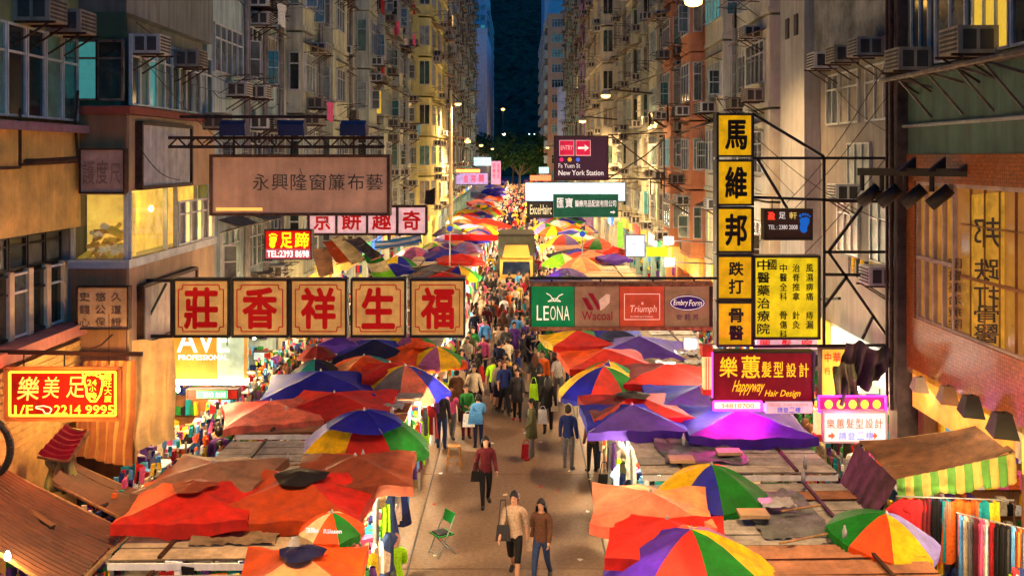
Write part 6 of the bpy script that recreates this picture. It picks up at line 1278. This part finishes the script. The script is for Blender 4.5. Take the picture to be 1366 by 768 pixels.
def cloth(pts, n, m_, lab, name='tarpaulin', cat='tarpaulin', amp=.1, strips=1, fr=9, thick=False, hem=.03, folds=6):
    """hanging cloth between four pixel points (top left, top right, bottom right, bottom left), split into strips"""
    q = [P(*p) for p in pts]; c = sum(q, Vector()) / 4; r = thing(name, lab, cat, (c.x, c.y, c.z - (q[0].z - q[3].z) / 2)); sd = random.uniform(0, 50)
    for s_ in range(strips):
        def fn(u, v):
            uu = (s_ + u) / strips; p = q[0].lerp(q[1], uu).lerp(q[3].lerp(q[2], uu), v); w_ = amp * (math.sin(uu * folds * 6.28 + v * 1.5) * .5 + noise.noise(Vector((uu * fr * .4 + sd, v * 3, sd))) * 1.2) * (.35 + v * .65)
            return p + Vector((.25 * w_, w_, -.6 * hem * abs(math.sin(uu * 9)) * v + .4 * amp * noise.noise(Vector((uu * 3, v * 3, sd + 9)))))
        MB().grid(fn, max(4, n // strips), n).build('cloth_panel' if strips == 1 else 'stripe', m_[s_ % len(m_)] if isinstance(m_, list) else m_, r, smooth=True)
    return r
TO = mat('tarp_orange', (.62, .3, .08), trans=.3, bump=.3); TB = mat('tarp_brown', (.4, .13, .04), trans=.3, bump=.3); TC = mat('tarp_ochre', (.6, .4, .18), trans=.3, bump=.4, streak=.3); TK = mat('tarp_dark', (.07, .05, .045), bump=.5, var=.4); TG = mat('tarp_moss', (.16, .2, .06), bump=.5, var=.5)
cloth([(112, 482, 20.4), (182, 480, 20.4), (176, 622, 20.2), (96, 606, 20.0)], 20, [TO, TB], 'orange and brown striped tarpaulin hanging behind the left neon sign', strips=12, amp=.08)
cloth([(176, 454, 20.7), (232, 450, 20.7), (234, 585, 20.6), (178, 600, 20.5)], 20, TC, 'ochre cloth hanging like a banner left of the cosmetics panel', amp=.14, folds=3)
cloth([(60, 592, 19), (92, 586, 19), (102, 652, 18.4), (62, 655, 18.2)], 16, [TG, mat('tarp_olive', (.3, .3, .1), trans=.2)], 'crumpled green and olive striped cloth under the maroon board', strips=8, amp=.2)
cloth([(1128, 452, 21.3), (1192, 466, 21.3), (1180, 500, 21.4), (1112, 540, 21.3)], 22, TK, 'crumpled dark tarpaulin drooping beside the dark pillar', amp=.45, folds=4)
cloth([(1110, 490, 21.2), (1140, 484, 21.2), (1150, 545, 21.1), (1118, 552, 21.1)], 18, TG, 'bunched green brown rag hanging below the dark tarpaulin', amp=.4, folds=3)
cloth([(1143, 592, 18.7), (1199, 642, 17.0), (1162, 700, 17.0), (1108, 672, 18.9)], 20, mat('tarp_plum', (.07, .035, .04), var=.4, bump=.3, trans=.1), 'dark plum curtain hung from the corner of the right awning', amp=.12, folds=5)
r, q = sheet_roof([(1145, 588, 18.8), (1312, 566, 17.8), (1352, 600, 16.6), (1196, 642, 16.9)], 6, mat('brown_awning_sheet', (.2, .09, .035), var=.5, scale=1.5, streak=.4), 'rusty brown sheet awning over the scarf shop at the right', part='roof_sheet')
cloth([(1196, 640, 16.86), (1354, 604, 16.5), (1358, 642, 16.5), (1198, 664, 16.86)], 14, [mat('valance_lime', (.12, .33, .05), trans=.2, bump=.3), mat('valance_yellow', (.55, .42, .1), trans=.2, bump=.3)], 'lime and yellow striped scalloped valance along the right awning', 'valance', 'valance', strips=14, amp=.06, folds=14, hem=.12)
for pts, m_, lab in (([(430, 322, 33), (452, 316, 33), (470, 345, 31.5), (448, 350, 31.5)], CL['rust'], 'rust red slanting awning above the red character row'), ([(440, 318, 32), (456, 312, 32), (486, 344, 30), (468, 350, 30)], CL['cream'], 'olive cream slanting awning above the red character row'),
                     ([(456, 318, 31), (480, 316, 31), (508, 340, 29.5), (494, 345, 29.5)], M['tin'], 'dark tin canopy slanting out above the last characters'), ([(415, 330, 34), (440, 330, 34), (444, 362, 33), (425, 368, 33)], CL['taupe'], 'taupe slanting awning left of the rust red one'),
                     ([(484, 340, 42), (505, 335, 42), (530, 372, 40), (500, 374, 40)], [CL['green'], CL['cream'], CL['lime']], 'green and white striped awning beside the red character row'), ([(568, 254, 64), (580, 250, 64), (580, 272, 63), (566, 272, 63)], CL['black'], 'black square awning far along the left side'),
                     ([(500, 322, 45), (560, 312, 45), (562, 322, 43), (500, 332, 43)], [CL['sky'], CL['white']], 'long sky blue awning under the pink lit row')):
    sheet_roof(pts, 3, m_, lab, 'slanting_awning', wave=.004, part='cloth_strip')
# scarf shop goods at the lower right
def shop_cloth(kind, X_, Y_, z_, rz, c, sx, sz, lab):
    o = link('hanging_' + kind, garment(kind), None, (X_, Y_, z_), R(rz), lab, kind, 'goods hung in the scarf shop at the lower right'); o.material_slots[0].link = 'OBJECT'; o.material_slots[0].material = GR[c]; o.scale = (sx, 1, sz)
for i, (c, k, sx) in enumerate((('red', 'shirt', 1.1), ('red', 'shirt', 1), ('maroon', 'scarf', .8), ('black', 'scarf', .6), ('teal', 'scarf', .7), ('orange', 'scarf', 1.9), ('orange', 'scarf', 1.5), ('teal', 'scarf', 1.2), ('yellow', 'scarf', .9))):
    shop_cloth(k, 6.55 + i * .17 + (.08 if i > 5 else 0), 16.5 - .02 * i, 2.72, rq.uniform(-12, 12), c, sx, rq.uniform(.8, 1.0), f'{c} {k} on the back rail of the scarf shop, {ORD[i]} from its left')
for i in range(13):
    c = ('skyblue', 'cream', 'grey', 'maroon', 'pink', 'white', 'red', 'black', 'black', 'charcoal', 'skyblue', 'orange', 'grey')[i]
    shop_cloth('scarf', 7.25 + i * .06, 15.9 - i * .05, 2.62, rq.uniform(35, 75), c, .6, rq.uniform(1.1, 1.45), f'{c} long scarf on the slanting rail of the scarf shop, {NTH[i]} from its left')
for i in range(26):
    c = rq.choice(['orange', 'red', 'pink', 'teal', 'lime', 'white', 'skyblue', 'yellow']); shop_cloth('bag', rq.uniform(7.65, 8.35), rq.uniform(14.6, 15.6), rq.uniform(1.2, 2.5), rq.uniform(-40, 40), c, .45, .5, f'small {c} trinket bag hanging in the right corner of the scarf shop')
for j, (p_, q_) in enumerate((((6.4, 16.5, 2.76), (8.3, 16.3, 2.76)), ((7.2, 16.0, 2.66), (8.1, 15.2, 2.66)))):
    t = thing('clothes_rail', ('back', 'slanting')[j] + ' steel rail of cloths in the scarf shop at the lower right', 'rail', (p_[0], p_[1], 0)); MB().tube(p_, q_, .012).build('rail', M['steel'], t)
    for x_ in (p_, q_): MB().tube((x_[0], x_[1], 0), x_, .014).build('post', M['metal'], t)
for x_, y_ in ((7.0, 16.0), (7.8, 14.8)): lamp('shop_light', (x_, y_, 2.9), 30, (1, .7, .4), .2)
for px, py, t_, lab in ((1240, 800, 'black', 'person in black bending among the scarves at the lower right'), (1262, 795, 'maroon', 'person in maroon reaching into the scarf rails at the lower right')): pers(px, py, 120, 'carry', t_, 'black', lab, h=1.6)
# lamp and cable details in the left corner
t = thing('wall_lamp', 'bare glaring bulb low at the bottom left corner', 'lamp', P(10, 760, 14.2)); MB().lathe([(.015, .08), (.035, .04), (.045, 0), (.03, -.04), (.01, -.055)], P(10, 742, 14.2), 16).build('bulb', BULB, t, smooth=True); MB().bar(P(10, 736, 14.2), P(-20, 730, 14.2), .02).build('arm', M['black'], t); lamp('lamp_light', P(10, 742, 14.0), 50, (1, .6, .2), .08)
t = thing('ring_rail', 'black curved tube at the left edge below the neon sign', 'rail', P(5, 610, 16)); pts = [P(-12 + 26 * math.sin(a * .3), 598 - 36 * math.cos(a * .3), 16) for a in range(11)]; MB().path(pts, .06, 8).build('tube', M['black'], t)
t = thing('hanging_bulb', 'added bulb lighting the striped tarpaulin beside the left neon sign', 'bulb', (-8.1, 19.3, 4.1)); MB().lathe([(.02, .1), (.05, .04), (.055, 0), (.03, -.05)], (-8.1, 19.3, 4.0), 8).build('bulb', BULB, t); MB().tube((-8.1, 19.3, 4.1), (-8.1, 19.3, 5.4), .008, 4).build('flex', M['black'], t); lamp('lamp_light', (0, 0, -.25), 130, (1, .55, .18), .1, parent=t)  # bulb and lamp added to brighten the tarpaulin and yellow wall
# clutter on the stall roofs
CW = mat('clear_plastic', (.35, .36, .36), rough=.2)
for i in range(46):
    sg = rq.choice((-1, 1)); Y_ = rq.uniform(14.5, 31); X_ = sg * rq.uniform(2.9, 6.0); k = i % 4; z_ = 2.4
    if k == 0: MB().tube((X_, Y_, z_), (X_ + rq.uniform(.3, .9), Y_ + rq.uniform(-.4, .4), z_), .02, 5).build('roof_pole', M['wood'], None, label=f'loose stick lying on a {"left" if sg < 0 else "right"} stall roof', cat='stick', group='litter on the stall roofs')
    elif k == 1: MB().lathe([(.04, 0), (.04, .16), (.015, .22), (.015, .25)], (X_, Y_, z_), 8).build('water_bottle', CW, None, smooth=True, label=f'plastic bottle left on a {"left" if sg < 0 else "right"} stall roof', cat='bottle', group='litter on the stall roofs')
    elif k == 2: MB().box(X_, X_ + .5, Y_, Y_ + .35, z_ - .02, z_ + .04).build('cardboard_sheet', mat('cardboard', (.42, .28, .14)), None, label=f'flat piece of cardboard on a {"left" if sg < 0 else "right"} stall roof', cat='cardboard', group='litter on the stall roofs')
    else: MB().grid(lambda u, v: (X_ + u * .6, Y_ + v * .5, z_ + .1 * abs(noise.noise(Vector((u * 4 + i, v * 4, 0))))), 8, 8).build('plastic_sheet', CW if i % 2 else CL['sky'], None, smooth=True, label=f'crumpled {"clear" if i % 2 else "blue"} plastic sheet on a {"left" if sg < 0 else "right"} stall roof', cat='plastic sheet', group='litter on the stall roofs')
# cables strung across
cb = thing('overhead_cables', 'thin slack cables strung between the right facade and the yellow vertical sign', 'cables', P(1100, 300, 24))
for a, b in (((1190, 120, 22), (1004, 330, 24)), ((1190, 200, 22), (1004, 400, 24)), ((1095, 90, 27), (1190, 180, 22)), ((1004, 180, 24), (1190, 300, 22)), ((1180, 90, 22), (1050, 270, 26)), ((950, 120, 36), (1060, 260, 28))):
    A, B = P(*a), P(*b); MB().path([A.lerp(B, i / 8) - Vector((0, 0, .25 * math.sin(math.pi * i / 8))) for i in range(9)], .01, 4).build('cable', M['black'], cb)
cb = thing('overhead_cables', 'thin cables running from the left white building to the brown board truss', 'cables', P(250, 150, 23))
for a, b in (((182, 30, 21.2), (330, 120, 29)), ((184, 70, 21.2), (312, 200, 27)), ((185, 195, 21.2), (240, 240, 22)), ((182, 80, 21.2), (345, 130, 30)), ((400, 225, 23), (440, 300, 29))):
    A, B = P(*a), P(*b); MB().path([A.lerp(B, i / 8) - Vector((0, 0, .2 * math.sin(math.pi * i / 8))) for i in range(9)], .01, 4).build('cable', M['black'], cb)
# ------------------------------------------------------------------ goods stacked out on both walkways
rs = random.Random(9)
for sg, ya, yb in ((-1, 15, 50), (1, 14, 44)):
    y = ya; i = 0
    while y < yb:
        L = rs.uniform(1.4, 2.2); x0 = sg * 8.25; t = thing('display_rack', f'slatted rack of colourful goods along the {"left" if sg < 0 else "right"} shopfronts, {NTH[min(i, 19)]} from the near end', 'rack', (sg * 7.95, y, .12), 'display racks along the shopfronts'); i += 1
        for yy in (y, y + L): 
            for xx in (sg * 7.7, sg * 8.2): MB().box(xx - .02, xx + .02, yy - .02, yy + .02, .12, 1.9).build('post', M['steel'], t)
        g = MB()
        for z in (.4, .85, 1.3, 1.75): 
            MB().box(*sorted((sg * 7.68, sg * 8.22)), y, y + L, z - .03, z).build('shelf', M['white'], t)
            for _ in range(26): a = rs.uniform(.03, .1); xx = sg * rs.uniform(7.75, 8.15); yy = rs.uniform(y + .1, y + L - .1); blob(g, xx - a, xx + a, yy - a, yy + a, z, z + rs.uniform(.08, .36), rs.randrange(12))
        for _ in range(44): a = rs.uniform(.03, .08); yy = rs.uniform(y, y + L); zz = rs.uniform(.3, 2.1); blob(g, *sorted((sg * 7.55, sg * 7.62)), yy - a, yy + a, zz, zz + a * 3, rs.randrange(12)); xx = sg * rs.uniform(7.65, 8.2); g.box(xx - a * .6, xx + a * .6, y - .08, y - .03, zz, zz + a * 2.5, rs.randrange(12))
        g.build('stock', GOODS, t, kind='stuff'); y += L + rs.uniform(.5, 1.6)
for i in range(46):
    sg = -1 if i < 30 else 1; x = sg * rs.uniform(6.6, 7.5); yy = rs.uniform(19, 40) if sg < 0 else rs.uniform(16.5, 36); t = rs.choice(TOPS[9:]); b = rs.choice(BOT); po = rs.choice(PO)
    person(x, yy, rs.choice((0, 180, 90, -90)) + rs.uniform(-30, 30), po, t, b, f'person in {t} top and {b} bottoms browsing on the {"left" if sg < 0 else "right"} walkway', f'people on the {"left" if sg < 0 else "right"} walkway', h=rs.uniform(1.5, 1.75), z=.12)
for x_, ys in ((-7.85, (22.5, 25.5, 29, 33, 38)), (7.85, (22.5, 26, 31))):
    for y_ in ys: lamp('walkway_light', (x_, y_, 3.0), 190, (1, .66, .3), .2); MB().lathe([(.02, .08), (.05, .03), (.05, -.02), (.02, -.05)], (x_, y_, 3.12), 8).build('hanging_bulb', BULB, None, smooth=True, label=f'bare bulb glowing over the {"left" if x_ < 0 else "right"} walkway', cat='bulb', group='bare bulbs over the walkways'); 

for i in range(26):
    x_, y_ = rs.uniform(-2.2, 1.9), rs.uniform(19.5, 32); a = rs.uniform(0, 3); L_ = rs.uniform(.04, .11)
    MB().add([(x_ + L_ * math.cos(a + q * 1.57) * (1 if q % 2 else .6), y_ + L_ * math.sin(a + q * 1.57), .004 + .012 * (q % 2)) for q in range(4)], [(0, 1, 2, 3)]).build('paper_scrap', rs.choice((M['white'], GR['cream'], GR['red'], CW)), None, label='small scrap of litter lying on the open concrete of the aisle', cat='litter', group='scraps on the aisle')
